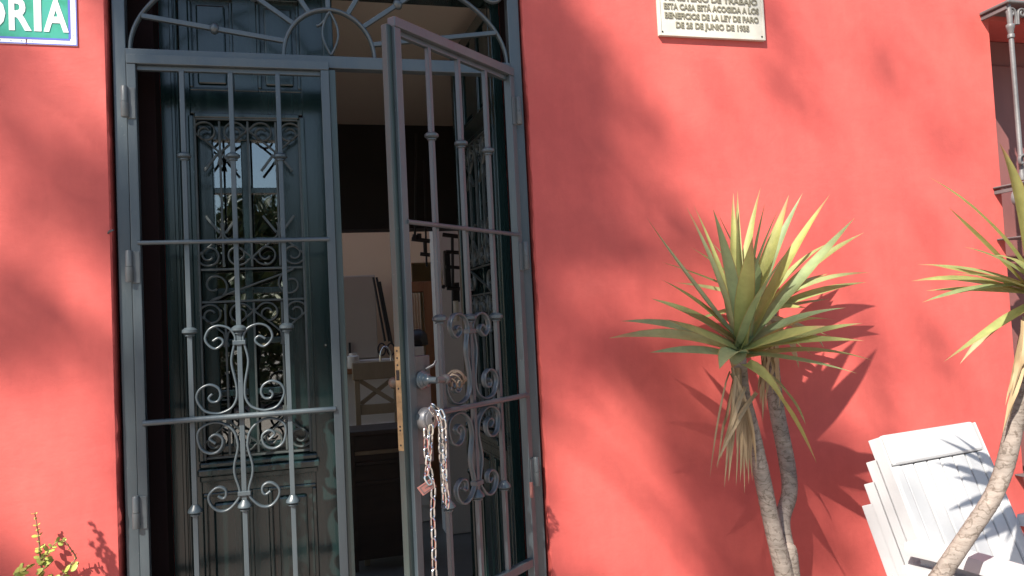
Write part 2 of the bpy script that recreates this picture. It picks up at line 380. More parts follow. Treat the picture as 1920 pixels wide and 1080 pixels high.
# ---- rooms behind the door; kitchen roof left out to let in sky light
YP = 2.2; CZ = 2.66
def room(name, mat, *boxes, label=None):
    s = MB()
    for bx in boxes: s.box(*bx)
    o = s.build(name, mat); o['kind'] = 'structure'
    if label: o['label'] = label
    return o
room('hall_floor', 'room_floor', (-2.2, 4.2, 0.0, 6.2, -0.06, -0.005))
room('hall_ceiling', 'ceiling_paint', (-0.75, 1.47, 0.345, YP + .16, CZ, CZ + .1))
room('hall_side_wall', 'cream_paint', (-0.75, -0.63, 0.345, .7, 0, CZ), (-0.75, -0.63, 2.0, YP, 0, CZ), (-0.75, -0.63, .7, 2.0, 0, .8), (-0.75, -0.63, .7, 2.0, 2.4, CZ), (1.35, 1.47, 0.345, YP, 0, CZ))  # unseen opening in the left side added to light the hall
room('hall_beam', 'dark_beam', (-0.63, 1.35, YP, YP + .16, 2.06, CZ), (-0.63, -0.35, YP, YP + .16, 0, 2.06), (1.22, 1.35, YP, YP + .16, 0, 2.06))
room('kitchen_back_wall', 'cream_paint', (-2.2, 0.86, 4.5, 4.6, 0, 2.9), (1.30, 4.2, 4.5, 4.6, 0, 2.9), (0.86, 1.30, 4.5, 4.6, 2.05, 2.9), (0.86, 1.3, 5.6, 5.7, 0, 2.9), (0.7, 1.45, 4.61, 5.75, 2.91, 3.0), (0.7, .8, 4.61, 5.75, 0, 2.9), (1.36, 1.45, 4.61, 5.75, 0, 2.9))  # last boxes added behind the doorway to keep the sun out
room('kitchen_left_wall', 'cream_paint', (-2.2, -2.1, 2.37, 2.45, 0, 2.9), (-2.2, -2.1, 4.42, 4.5, 0, 2.9), (-2.2, -2.1, 2.45, 4.42, 0, .3), (-2.2, -2.1, 2.45, 4.42, 2.8, 2.9))  # wide unseen opening added to brighten the kitchen
room('kitchen_right_wall', 'cream_paint', (2.3, 2.4, 2.37, 4.5, 0, 2.9))
room('partition_back', 'cream_paint', (-2.1, -0.77, 2.21, 2.36, 0, 2.9), (1.48, 2.3, 2.21, 2.36, 0, 2.9))

# ================================================================== IRON GATE
IR = 'iron_paint'
# --- fixed frame with fanlight
gf = thing('gate_frame', (0.078, 0.03, 0), 'fixed dark grey iron gate frame with rayed fanlight above the doorway', 'gate frame')
MB().box(-0.489, -0.4568, 0.020, 0.055, 0.0, 2.60).build('jamb', IR, gf, bevel=.002)
MB().box(0.6100, 0.646, 0.018, 0.053, 0.0, 2.60).build('jamb', IR, gf, bevel=.002)
MB().box(-0.4565, 0.6097, 0.014, 0.048, 2.245, 2.281).build('transom_bar', IR, gf, bevel=.002)
MB().box(-0.4565, 0.6097, 0.016, 0.046, 2.575, 2.60).build('head_bar', IR, gf, bevel=.002)
fcx, fcz, fa, fb = 0.078, 2.2815, 0.525, 0.292
def ell(a, r1=fa, r2=fb): return (fcx + r1 * math.cos(a), fcz + r2 * math.sin(a))
MB().ribbon([ell(math.pi * i / 48) for i in range(49)], .009, .02, .036).build('arch', IR, gf, True)
MB().ribbon([ell(math.pi * i / 32, .127, .138) for i in range(33)], .010, .018, .036).build('sunrise_arc', IR, gf, True)
for deg in (17, 41, 65, 90, 115, 139, 163):
    a = math.radians(deg); p = ell(a, .130, .141)
    # where the ray meets the arch
    dx, dz = math.cos(a), math.sin(a) * (0.62 if deg in (17, 163) else 0.9)
    t0 = 0.14
    for k in range(400):
        x, z = dx * t0, dz * t0
        if (x / fa) ** 2 + (z / fb) ** 2 >= 0.985: break
        t0 += .001
    q = (fcx + dx * t0, fcz + dz * t0)
    ray_o = MB().bar((p[0], .027, p[1]), (q[0], .027, q[1]), .013, .013, (0, -1, 0)).build('ray', IR, gf, bevel=.0015)
    if deg in (17, 163, 41, 139):
        mx_, mz_ = p[0] * .5 + q[0] * .5, p[1] * .5 + q[1] * .5
        d = Vector((q[0] - p[0], 0, q[1] - p[1]))
        MB().lathe([(.007, -.012), (.011, -.009), (.0155, -.003), (.0155, .003), (.011, .009), (.007, .012)], (mx_, .027, mz_), 14, d).build('collar', IR, ray_o, True)
for s_ in (-1, 1):
    MB().ribbon([(fcx + s_ * (.022 * math.sin(math.pi * i / 14)) + .004, fcz + .005 + .128 * i / 14) for i in range(15)], .006, .021, .033).build('leaf_loop', IR, gf, True)
    MB().ribbon([(fcx + s_ * .49 + .034 * math.cos(2 * math.pi * i / 24), 2.505 + .034 * math.sin(2 * math.pi * i / 24)) for i in range(25)], .008, .02, .034).build('corner_ring', IR, gf, True)
MB().ribbon(spline([(fcx - .002, fcz + .125, 0), (fcx - .012, fcz + .105, 0), (fcx - .026, fcz + .092, 0), (fcx - .034, fcz + .090, 0)]), .006, .021, .033).build('curl', IR, gf, True)
nail = MB().tube([at(203, 437), at(205, 434, -.012), at(213, 431, -.018)], [.003, .003, .002], 6)
tag(nail.build('wall_hook', 'hinge_iron', None, True), 'small iron hook in the red wall left of the gate frame', 'hook')

UP = [(-0.067, 1.485), (-0.053, 1.493), (-0.042, 1.486), (-0.044, 1.475), (-0.062, 1.464), (-0.08, 1.477), (-0.086, 1.495), (-0.075, 1.517), (-0.052, 1.526), (-0.026, 1.518), (-0.013, 1.501), (-0.0105, 1.484), (-0.02, 1.443), (-0.021, 1.419), (-0.015, 1.387), (-0.0105, 1.359), (-0.0115, 1.328), (-0.024, 1.305), (-0.044, 1.294), (-0.066, 1.291), (-0.094, 1.301), (-0.112, 1.333), (-0.104, 1.358), (-0.08, 1.369), (-0.058, 1.359), (-0.052, 1.34), (-0.06, 1.324), (-0.075, 1.323), (-0.082, 1.334), (-0.073, 1.344)]
LO = [(-0.069, 1.212), (-0.083, 1.226), (-0.068, 1.236), (-0.051, 1.224), (-0.053, 1.203), (-0.066, 1.189), (-0.085, 1.187), (-0.105, 1.201), (-0.113, 1.231), (-0.108, 1.251), (-0.09, 1.264), (-0.063, 1.268), (-0.037, 1.257), (-0.019, 1.236), (-0.0125, 1.208), (-0.014, 1.188), (-0.023, 1.15), (-0.022, 1.122), (-0.0125, 1.087), (-0.0135, 1.064), (-0.039, 1.036), (-0.065, 1.033), (-0.085, 1.051), (-0.09, 1.075), (-0.075, 1.092), (-0.059, 1.095), (-0.047, 1.086), (-0.047, 1.071), (-0.055, 1.065), (-0.067, 1.073)]
COLL = {1.987: [(.0085, .010), (.0125, .0085), (.0185, .004), (.0185, -.002), (.013, -.0055), (.010, -.0062), (.0122, -.0075), (.0122, -.0105), (.009, -.011)],
        1.514: [(.0085, .011), (.0125, .0095), (.0195, .004), (.0195, -.003), (.013, -.007), (.010, -.0078), (.0125, -.009), (.0125, -.012), (.009, -.0125)],
        1.042: [(.0085, .014), (.0105, .010), (.0180, .001), (.0190, -.005), (.013, -.009), (.010, -.0098), (.0125, -.011), (.0125, -.014), (.009, -.0145)]}
LEAF_W = 0.525
def gate_leaf(name, hinge, sgn, rotz, label):
    """leaf in its own frame: x = sgn*u from the hinge edge, -y towards the street"""
    r = thing(name, hinge, label, 'gate', 'iron gate leaves', rotz, True)
    X = lambda u: sgn * u
    MB().box(X(.0015), X(.024), -.014, .010, .05, 2.2318).build('hinge_stile', IR, r, bevel=.0015, local=True)
    MB().box(X(.502), X(.525), -.014, .010, .05, 2.2318).build('meeting_stile', IR, r, bevel=.0015, local=True)
    MB().box(X(.5255), X(.543), -.004, .014, .05, 2.236).build('rebate_strip', 'green_iron', r, bevel=.001, local=True)
    MB().box(X(.0015), X(.525), -.016, .009, 2.232, 2.257).build('top_rail', IR, r, bevel=.0015, local=True)
    MB().box(X(.0245), X(.5015), -.002, .012, 2.219, 2.2315).build('top_lip', IR, r, bevel=.001, local=True)
    MB().tube([(X(.018), -.0135, 1.753), (X(.508), -.0135, 1.753)], .006, 10).build('cross_rail', IR, r, True, local=True)
    MB().tube([(X(.018), -.0145, 1.281), (X(.508), -.0145, 1.281)], .0078, 10).build('cross_rail', IR, r, True, local=True)
    MB().box(X(.0245), X(.5015), -.012, .008, .785, .808).build('cross_rail', IR, r, bevel=.0015, local=True)
    MB().box(X(.0245), X(.5015), -.012, .008, .05, .075).build('bottom_rail', IR, r, bevel=.0015, local=True)
    us = (.136, .2605, .385)
    for u in us:
        MB().box(X(u) - .0063, X(u) + .0063, -.0062, .0064, .075, 2.2185).build('bar', IR, r, bevel=.0012, local=True)
        for z, pf in COLL.items():
            MB().lathe(pf, (X(u), 0, z), 16).build('collar', IR, r, True, local=True)
    for s_ in (-1, 1):
        for pts in (UP, LO):
            path = [(X(.2605) + s_ * -x, z) for x, z in pts]
            MB().ribbon([(p.x, p.y) for p in spline([(a, b2, 0) for a, b2 in path], 5)], .0062, -.0075, .0065).build('scroll', IR, r, True, local=True)
    for z in (1.478, 1.074):
        MB().box(X(.2605) - .0165, X(.2605) + .0165, -.0105, .0105, z - .006, z + .006).build('band', IR, r, bevel=.0015, local=True)
    for z in (2.128, 1.692, 1.056):
        h = MB().box(X(.003), X(.022), -.0175, -.0143, z - .045, z + .038).build('hinge', 'hinge_iron', r, bevel=.001, local=True)
        MB().lathe([(.0085, -.042), (.0098, -.040), (.0098, -.002)], (X(-.003), -.020, z), 14).build('knuckle', 'hinge_iron', h, True, local=True)
        MB().lathe([(.0088, -.001), (.0088, .038), (.007, .041)], (X(-.003), -.020, z), 14).build('knuckle', 'hinge_iron', h, True, local=True)
    return r
gl_ = gate_leaf('iron_gate_leaf', (-0.4525, 0.006, 0), 1, 0, 'closed iron gate leaf with scrolls in front of the green door')
TH = math.radians(41.3)
gr_ = gate_leaf('iron_gate_leaf', (0.606, 0.004, 0), -1, TH, 'open iron gate leaf with brass lock strip, swung out to the right')
# --- lock on the open leaf (leaf frame: x from hinge, negative)
fp = MB().box(-.5445, -.5433, -.0035, .0135, 1.205, 1.452).build('lock_faceplate', 'brass', gr_, bevel=.0004, local=True)
for z in (1.442, 1.425, 1.408, 1.352, 1.262, 1.253, 1.218):
    MB().lathe([(.0026, 0), (.0026, .0006)], (-.5446, .005, z), 8, (-1, 0, 0)).build('screw', 'dark_hole', fp, local=True)
MB().box(-.5460, -.5446, .0005, .0095, 1.372, 1.396).build('latch', 'dark_hole', fp, local=True)
MB().box(-.5015, -.446, -.0125, .0115, 1.165, 1.426).build('lock_case', 'lock_steel', gr_, bevel=.002, local=True)
# handle: rosette, stem, twisted basket knob
hd = MB().lathe([(.021, 0), (.023, .006), (.019, .009), (.020, .012), (.015, .016), (.0165, .021), (.010, .024), (.008, .03), (.008, .052)], (-.482, -.0125, 1.367), 20, (0, -1, 0)).build('handle', 'iron_paint', gr_, True, local=True)
MB().tube([(-.482, -.060, 1.367), (-.452, -.062, 1.366)], [.0085, .008], 10).build('handle_arm', 'lock_steel', hd, True, local=True)
MB().lathe([(.011, 0), (.0125, .004), (.0125, .012), (.010, .016)], (-.455, -.062, 1.366), 14, (1, 0, 0)).build('handle_ferrule', 'lock_steel', hd, True, local=True)
for k in range(5):
    pts = []
    for i in range(17):
        u = i / 16; a = 2 * math.pi * (k / 5 + u * .8); rr_ = .004 + .019 * math.sin(math.pi * u)
        pts.append((-.439 + .058 * u, -.062 + rr_ * math.cos(a), 1.364 - .004 * u + rr_ * math.sin(a)))
    MB().tube(pts, .0022, 6).build('basket_wire', 'rust_wire', hd, True, local=True)
MB().lathe([(.004, 0), (.008, .004), (.008, .010), (.003, .013)], (-.383, -.062, 1.360), 12, (1, 0, 0)).build('handle_tip', 'rust_wire', hd, True, local=True)
MB().tube([(-.462, -.013, 1.392), (-.452, -.030, 1.402), (-.446, -.032, 1.412)], [.004, .004, .003], 8).build('lever', 'lock_steel', gr_, True, local=True)
# outer brass-ish knob seen behind the edge, and the round cylinder
MB().lathe([(.008, 0), (.008, .025), (.013, .03), (.015, .038), (.012, .046), (.005, .049)], (-.512, .0115, 1.363), 16, (0, 1, 0)).build('inner_knob', 'rust_wire', gr_, True, local=True)
cy = MB().lathe([(.0285, 0), (.0285, .020), (.026, .023), (.023, .0235)], (-.478, -.0125, 1.272), 24, (0, -1, 0)).build('lock_cylinder', 'cylinder_steel', gr_, True, local=True)
MB().lathe([(.022, 0), (.022, .004), (.0205, .0052)], (-.478, -.036, 1.272), 24, (0, -1, 0)).build('cylinder_face', 'cylinder_steel', cy, True, local=True)
kh = MB().lathe([(.0045, 0), (.0045, .0008)], (-.478, -.0412, 1.274), 12, (0, -1, 0)); kh.box(-.4795, -.4765, -.042, -.0412, 1.265, 1.272)
kh.build('keyhole', 'dark_hole', cy, local=True)
kr = MB().box(-.03, -.022, -.022, -.0145, .985, 1.03)
kr.build('hinge_bolt', 'tag_red', gr_, bevel=.001, local=True)

# --- chain
leafpt = lambda u, y, z: Matrix.Translation((0.606, 0.004, 0)) @ Matrix.Rotation(TH, 4, 'Z') @ Vector((-u, y, z))
c0 = leafpt(.462, -.040, 1.30)
ch = thing('chain', (c0.x, c0.y, 0.62), 'shiny steel chain hanging in two strands from the gate lock', 'chain')
lm = MB(); pts = []
LL, LW, LR = .0285, .0165, .0022
hw, hl = LW / 2 - LR, LL / 2 - LR - (LW / 2 - LR)
for i in range(9):
    a = math.pi * i / 8; pts.append((hw * math.cos(a), 0, hl + hw * math.sin(a)))
for i in range(9):
    a = math.pi + math.pi * i / 8; pts.append((hw * math.cos(a), 0, -hl + hw * math.sin(a)))
lm.tube(pts, LR, 6, closed=True)
proto = None
PITCH = LL - 2 * LR - .0004
def strand(path, start=0, jit=6):
    global proto
    P = spline(path, 24); acc = 0; k = start; nxt = 0
    for i in range(len(P) - 1):
        seg = (P[i + 1] - P[i]).length
        while acc + seg >= nxt:
            u = (nxt - acc) / max(seg, 1e-9); p = P[i].lerp(P[i + 1], u); d = (P[i] - P[i + 1]).normalized()
            rot_ = d.to_track_quat('Z', 'X').to_matrix().to_4x4()
            tw = math.radians((35 if k % 2 else 125) + random.uniform(-jit, jit))
            M = Matrix.Translation(p - Vector((c0.x, c0.y, .62))) @ rot_ @ Matrix.Rotation(tw, 4, 'Z')
            if proto is None:
                proto = lm.build('chain_link', 'chrome', ch, True, local=True); proto.matrix_local = M
            else: copy_mesh(proto, ch, M, 'chain_link')
            nxt += PITCH; k += 1
        acc += seg
yc = -.37
A = lambda px, py, Y=yc: at(px, py, Y)
strand([A(815, 764), A(828, 776), A(832, 800), A(833, 850), A(834, 900), A(839, 935), A(836, 962)], 0, 16)
strand([A(812, 770, -.362), A(822, 784, -.362), A(826, 806, -.362), A(828, 850, -.362), A(832, 905, -.362), A(833, 950, -.362)], 1, 16)
strand([A(799, 812), A(800, 850), A(806, 885), A(812, 915), A(811, 960), A(813, 1010), A(814, 1060), A(816, 1130)], 1, 7)
strand([A(808, 806, -.376), A(806, 840, -.376), A(802, 870, -.376), A(800, 893, -.376), A(808, 908, -.376)], 0, 14)
hk = MB().tube(spline([A(808, 806), A(815, 790), A(816, 776), A(812, 770)], 5), .0018, 6).build('hook_wire', 'rust_wire', ch, True)
tg = MB(); ta, tb = at(808, 897, -.375), at(782, 915, -.375); d1 = (tb - ta); d2 = at(793, 930, -.375) - tb
tg.add([ta, tb, tb + d2, ta + d2, ta + Vector((0, .002, 0)), tb + Vector((0, .002, 0)), tb + d2 + Vector((0, .002, 0)), ta + d2 + Vector((0, .002, 0))],
       [(0, 1, 2, 3), (7, 6, 5, 4), (0, 4, 5, 1), (1, 5, 6, 2), (2, 6, 7, 3), (3, 7, 4, 0)])
tgo = tg.build('tag', 'tag_red', ch, bevel=.0005)
e2 = MB()
for u0, u1, w0, w1 in ((.12, .88, .12, .18), (.12, .88, .82, .88), (.12, .18, .18, .82), (.82, .88, .18, .82), (.35, .65, .46, .54)):
    q = [ta + d1 * a + d2 * c for a, c in ((u0, w0), (u1, w0), (u1, w1), (u0, w1))]
    e2.add([p + Vector((0, -.0006, 0)) for p in q] + [p + Vector((0, .0004, 0)) for p in q], [(0, 1, 2, 3), (0, 4, 5, 1), (1, 5, 6, 2), (2, 6, 7, 3), (3, 7, 4, 0)])
e2.build('tag_relief', 'lock_steel', tgo)

# ================================================================== WOODEN DOOR
DP = 'door_paint'
DY = 0.20
dj = thing('door_frame', (0.1, DY, 0), 'dark green wooden door frame inside the masonry opening', 'door frame')
for x0, x1 in ((-.4018, -.352), (.596, .6278)):
    MB().box(x0, x1, DY - .015, .30, 0, 2.618).build('jamb', DP, dj, bevel=.002)
MB().box(-.372, -.362, DY - .022, DY - .0152, 0, 2.6).build('jamb_moulding', DP, dj, bevel=.002)
MB().box(-.358, -.3525, DY - .026, DY - .0152, 0, 2.6).build('jamb_moulding', DP, dj, bevel=.002)
MB().box(-.3515, .5955, DY - .01, .30, 2.565, 2.618).build('head', DP, dj, bevel=.002)

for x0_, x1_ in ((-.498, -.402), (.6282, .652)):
    MB().box(x0_, x1_, .107, DY - .0155, 0, 2.6).build('shade_lining', 'lining_shade', dj)  # boards added over the reveal, their colour carries its shade
MB().box(-.4985, -.492, .052, .1065, 0, 2.6).build('shade_lining', 'lining_shade', dj)
MB().box(.647, .6525, .052, .1065, 0, 2.6).build('shade_lining', 'lining_shade', dj)

def wood_leaf(name, hinge, sgn, rotz, Wd, label):
    """door leaf: x = sgn*u from hinge, front face at y=0, body behind (+y)"""
    r = thing(name, hinge, label, 'door', 'door leaves', rotz, True)
    X = lambda u: sgn * u
    H = 2.56; k = Wd / .435
    a0, a1 = .026 * k, .345 * k           # window opening
    def bx(n, u0, u1, y0, y1, z0, z1, bv=.002, p=r, mat=DP): return MB().box(X(u0), X(u1), y0, y1, z0, z1).build(n, mat, p, bevel=bv, local=True)
    bx('stile', 0, a0, 0, .045, .0, H); bx('stile', a1, Wd, 0, .045, .0, H)
    bx('rail', a0, a1, .001, .044, .0, .14); bx('rail', a0, a1, .001, .044, 1.045, 1.128)
    bx('rail', a0, a1, .001, .044, 2.158, 2.228)
    bx('rail', a0, a1, .001, .044, H - .05, H)
    bx('ledge', a0 - .008, a1 + .012, -.030, 0.0, 1.098, 1.118, .004); bx('ledge_moulding', a0 - .004, a1 + .006, -.02, 0, 1.118, 1.136, .005)
    bx('ledge_moulding', a0 - .004, a1 + .006, -.014, 0, 1.078, 1.098, .005)
    mid = (a0 + a1) / 2
    # upper pair of tall panels
    bx('mullion', mid - .034, mid + .034, .001, .044, 2.228, H - .05)
    for u0, u1 in ((a0, mid - .034), (mid + .034, a1)):
        pnl = bx('panel', u0, u1, .018, .034, 2.228, H - .05, 0)
        bx('panel_field', u0 + .022, u1 - .022, .008, .018, 2.250, H - .07, .006, pnl)
        for e0, e1 in ((u0, u0 + .010), (u1 - .010, u1)): bx('panel_bead', e0, e1, .002, .018, 2.238, H - .06, .003, pnl)
        bx('panel_bead', u0, u1, .0025, .018, 2.228, 2.238, .003, pnl)
    # lower raised panels
    bx('mullion', mid - .022, mid + .022, .001, .044, .14, 1.045)
    for u0, u1 in ((a0, mid - .022), (mid + .022, a1)):
        pnl = bx('panel', u0, u1, .020, .034, .14, 1.045, 0)
        bx('panel_field', u0 + .028, u1 - .028, .006, .020, .17, 1.013, .008, pnl)
        for e0, e1 in ((u0, u0 + .012), (u1 - .012, u1)): bx('panel_bead', e0, e1, .002, .020, .152, 1.033, .004, pnl)
        bx('panel_bead', u0, u1, .0025, .020, 1.033, 1.045, .004, pnl)
    # bolection moulding round the window
    bx('window_moulding', a0 - .006, a0 + .010, -.012, .0005, 1.137, 2.150, .004); bx('window_moulding', a1 - .010, a1 + .006, -.012, .0005, 1.137, 2.150, .004)
    bx('window_moulding', a0 + .0102, a1 - .0102, -.013, .0005, 2.142, 2.158, .004)
    # meeting edge: astragal with turned half column below
    bx('astragal', Wd - .022, Wd + .010, -.014, -.0005, 1.165, H, .004)
    prof = [(.004, 1.165), (.016, 1.16), (.017, 1.148), (.010, 1.142), (.010, 1.128), (.017, 1.122), (.017, 1.108), (.009, 1.100), (.014, 1.06), (.016, 1.02), (.013, .97), (.010, .955), (.016, .948), (.016, .938), (.010, .93), (.013, .80), (.015, .5), (.013, .2), (.018, .19), (.018, .14), (.012, .13)]
    MB().lathe(list(reversed(prof)), (X(Wd - .006), -.006, 0), 16).build('half_column', DP, r, True, local=True)
    MB().lathe([(.004, 0), (.0048, .003), (.003, .006)], (X(Wd - .047), 0, 1.455), 10, (0, -1, 0)).build('bolt', 'chrome', r, True, local=True)
    # casement with panes
    cs = bx('casement', a0 + .012, a0 + .055, .030, .060, 1.13, 2.157, .003); 
    bx('casement_stile', a1 - .075, a1 - .004, .030, .060, 1.13, 2.157, .003, cs); bx('casement_rail', a0 + .055, a1 - .075, .031, .059, 2.085, 2.157, .003, cs); bx('casement_rail', a0 + .055, a1 - .075, .031, .059, 1.13, 1.175, .003, cs)
    gx0, gx1 = a0 + .055, a1 - .075; gm = (gx0 + gx1) / 2 - .004
    bx('muntin', gm - .011, gm + .011, .033, .056, 1.175, 2.085, .003, cs)
    rows = [1.175 + (2.085 - 1.175) * i / 6 for i in range(7)]
    for z in rows[1:-1]:
        for u0, u1 in ((gx0, gm - .011), (gm + .011, gx1)): bx('muntin', u0, u1, .034, .055, z - .009, z + .009, .002, cs)
    for i in range(6):
        for u0, u1 in ((gx0, gm - .011), (gm + .011, gx1)):
            z0 = rows[i] + (.009 if i else 0); z1 = rows[i + 1] - (.009 if i < 5 else 0)
            bx('pane', u0, u1, .046, .049, z0, z1, 0, cs, 'glass')
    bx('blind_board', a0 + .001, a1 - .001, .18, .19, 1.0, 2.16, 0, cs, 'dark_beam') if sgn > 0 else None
    # wrought iron grille over the window
    GI = 'grille_iron'
    gl2 = MB().bar((X(a0 + .012), -.006, 1.14), (X(a0 + .012), -.006, 2.148), .006, .008).build('grille', GI, r, bevel=.001, local=True)
    def rod(n, p, q, w=.006): MB().bar((X(p[0]), -.006, p[1]), (X(q[0]), -.006, q[1]), w, .009).build(n, GI, gl2, bevel=.001, local=True)
    rod('grille_bar', (a1 - .012, 1.14), (a1 - .012, 2.14))
    for z in (1.693, 1.598): rod('grille_rail', (a0 + .016, z), (a1 - .016, z))
    for zz in (2.140, 1.146): rod('grille_rail', (a0 + .016, zz), (a1 - .016, zz))
    rod('grille_bar', (mid, 1.70), (mid, 2.134)); rod('grille_bar', (mid, 1.152), (mid, 1.592))
    hb = (a1 - a0) / 4
    stems = (a0 + hb, a1 - hb)
    def horn(u, z, s_, up, n='grille_scroll'):
        """ram's horn springing from a stem, curling outwards"""
        R_ = hb * .43; pts = []
        cxx = u + s_ * (hb * .5); czz = z
        for i in range(27):
            a = math.radians(-175 + i * 19.5); rr2 = R_ * (1 - .68 * i / 26)
            x = cxx - s_ * math.cos(a + math.pi) * rr2 * -1; zz = czz - up * math.sin(a) * rr2
            pts.append((x, zz))
        stem = [(u + s_ * .006, z - up * .095), (u + s_ * .006, z - up * .055)]
        path = spline([(a, b2, 0) for a, b2 in stem + pts], 2)
        MB().ribbon([(X(p.x), p.y) for p in path], .0055, -.011, -.001).build(n, GI, gl2, True, local=True)
    for u in stems:
        for s_ in (-1, 1):
            horn(u, 2.100, s_, 1); horn(u, 1.735, s_, -1); horn(u, 1.560, s_, 1); horn(u, 1.188, s_, -1)
            for z0, z1 in ((2.035, 1.985), (1.80, 1.85)):
                rod('grille_spur', (u + s_ * .008, z0), (u + s_ * .045, z1), .007)
        rod('grille_stem', (u, 1.70), (u, 2.134), .006); rod('grille_stem', (u, 1.152), (u, 1.592), .006)
    S = []
    cx1, cx2 = a0 + .052, a1 - .056
    for i in range(20):
        a = math.radians(300 - i * 21); rr2 = .012 + .029 * i / 19; S.append((cx1 + rr2 * math.cos(a), 1.646 + rr2 * math.sin(a)))
    S2 = [(2 * mid - x, 2 * 1.6455 - z) for x, z in reversed(S)]
    path = spline([(a, b2, 0) for a, b2 in S + S2], 2)
    MB().ribbon([(X(p.x), p.y) for p in path], .0055, -.011, -.001).build('grille_scroll', GI, gl2, True, local=True)
    return r
wood_leaf('wooden_door_leaf', (-0.350, DY, 0), 1, 0, .435, 'closed dark green door leaf with grilled window behind the gate')
wood_leaf('wooden_door_leaf', (0.594, DY + .02, 0), -1, math.radians(-87), .47, 'dark green door leaf folded inwards at the right of the doorway')

# ================================================================== SIGNS
sg = thing('street_sign', (-0.68, 0, 2.272), 'green ceramic tile name sign with white letters beside the door', 'sign')
zx = 2.2745
xe = -0.566
tiles = [(xe - .119, xe), (xe - .239, xe - .120), (xe - .359, xe - .240)]
for x0, x1 in tiles:
    MB().box(x0 + .0006, x1 - .0006, -.003, -.0005, zx, zx + .175).build('tile', 'tile_white', sg, bevel=.0012)
tx0 = tiles[-1][0]
MB().box(tx0 + .002, xe - .0215, -.0038, -.003, zx + .0185, zx + .1565).build('green_field', 'tile_green', sg)
MB().box(tx0 + .002, xe - .0008, -.0036, -.003, zx + .0008, zx + .0035).build('blue_line', 'tile_blue', sg)
MB().box(tx0 + .002, xe - .018, -.0037, -.003, zx + .0135, zx + .0183).build('blue_line', 'tile_blue', sg)
MB().box(xe - .0035, xe - .0008, -.0036, -.003, zx + .0037, zx + .172).build('blue_line', 'tile_blue', sg)
MB().box(xe - .0213, xe - .0160, -.0037, -.003, zx + .0185, zx + .160).build('blue_line', 'tile_blue', sg)
dm = MB().lathe([(.0017, 0), (.0017, .0006)], (0, 0, 0), 8, (0, -1, 0)); d0 = None
dots = [(xe - .008 - .0245 * i, zx + .0085) for i in range(14)] + [(xe - .0095, zx + .0085 + .0195 * i) for i in range(1, 8)]
for x, z in dots:
    if d0 is None: d0 = dm.build('border_dot', 'tile_dot', sg, local=True); o = d0
    else: o = copy_mesh(d0, sg, None, 'border_dot')
    o.location = Vector((x, -.0032, z)) - off(sg)
for ch_, xl, xr in (('O', -.806, -.7315), ('R', -.724, -.672), ('I', -.6665, -.6495), ('A', -.6445, -.5860)):
    vs, fs = text_mesh(ch_, .122, .0006, .0034)
    a0_, a1_ = min(v[0] for v in vs), max(v[0] for v in vs); c0_, c1_ = min(v[2] for v in vs), max(v[2] for v in vs)
    MB().add([(xl + (vx - a0_) / (a1_ - a0_) * (xr - xl), -.0049 + vy, 2.309 + (vz - c0_) / (c1_ - c0_) * .087) for vx, vy, vz in vs], fs).build('letter', 'tile_white', sg)
pq = thing('wall_plaque', (1.285, 0, 2.376), 'cream metal plaque with raised Spanish lettering on the red wall', 'plaque')
MB().box(1.096, 1.476, -.012, -.0005, 2.3785, 2.63).build('plate', 'plaque_cream', pq, bevel=.002)
for bx_ in ((1.096, 1.104, -.015, -.012, 2.3785, 2.63), (1.468, 1.476, -.015, -.012, 2.3785, 2.63), (1.104, 1.468, -.015, -.012, 2.3785, 2.386), (1.104, 1.468, -.015, -.012, 2.622, 2.63)):
    MB().box(*bx_).build('rim', 'plaque_cream', pq, bevel=.001)
for tx, z, wdt in (('DE 25 DE JUNIO DE 1935', 2.4065, .262), ('BENEFICIOS DE LA LEY DE PARO', 2.4365, .336), ('ESTA CASA ESTÁ ACOGIDA A LOS', 2.4660, .340), ('MINISTERIO DE TRABAJO', 2.4955, .334)):
    vs, fs = text_mesh(tx, .026, .0015, .0006)
    w_ = max(v[0] for v in vs) - min(v[0] for v in vs); k = wdt / w_
    MB().add([(vx * k + 1.286, -.0135 + vy, vz + z) for vx, vy, vz in vs], fs).build('lettering', 'plaque_letters', pq)
for x, z in ((1.108, 2.391), (1.464, 2.391)):
    MB().lathe([(.003, 0), (.0025, .002)], (x, -.012, z), 10, (0, -1, 0)).build('screw', 'dark_hole', pq)

# ================================================================== WINDOW AND ITS IRON CAGE
wn_ = thing('window_shutters', (2.93, .2, WZ0), 'dark brown shutters set deep in the window recess at the right edge', 'shutters')
for x0, x1 in ((WX0 + .002, 2.925), (2.929, WX1 - .002)):
    MB().box(x0, x1, .18, .215, WZ0 + .002, WZ1 - .002).build('shutter', 'shutter_wood', wn_, bevel=.002)
    for z0, z1 in ((.85, 1.55), (1.65, 2.4)):
        MB().box(x0 + .08, x1 - .06, .165, .18, z0, z1).build('panel', 'shutter_wood', wn_, bevel=.006)
PI_ = 'pale_iron'
cg = thing('window_grille', (2.9, -.05, .7), 'pale weathered iron window cage with scrolled friezes at the right edge', 'window grille')
gx0, gx1, gy = 2.378, 3.48, -.105
for z in (2.515, 1.885, 1.70, 1.05, .87, .70):
    pl = MB().box(gx0 - .012, gx1 + .012, gy - .016, -.001, z, z + (.010 if z > 2 else .006)).build('shelf_plate', PI_, cg, bevel=.003)
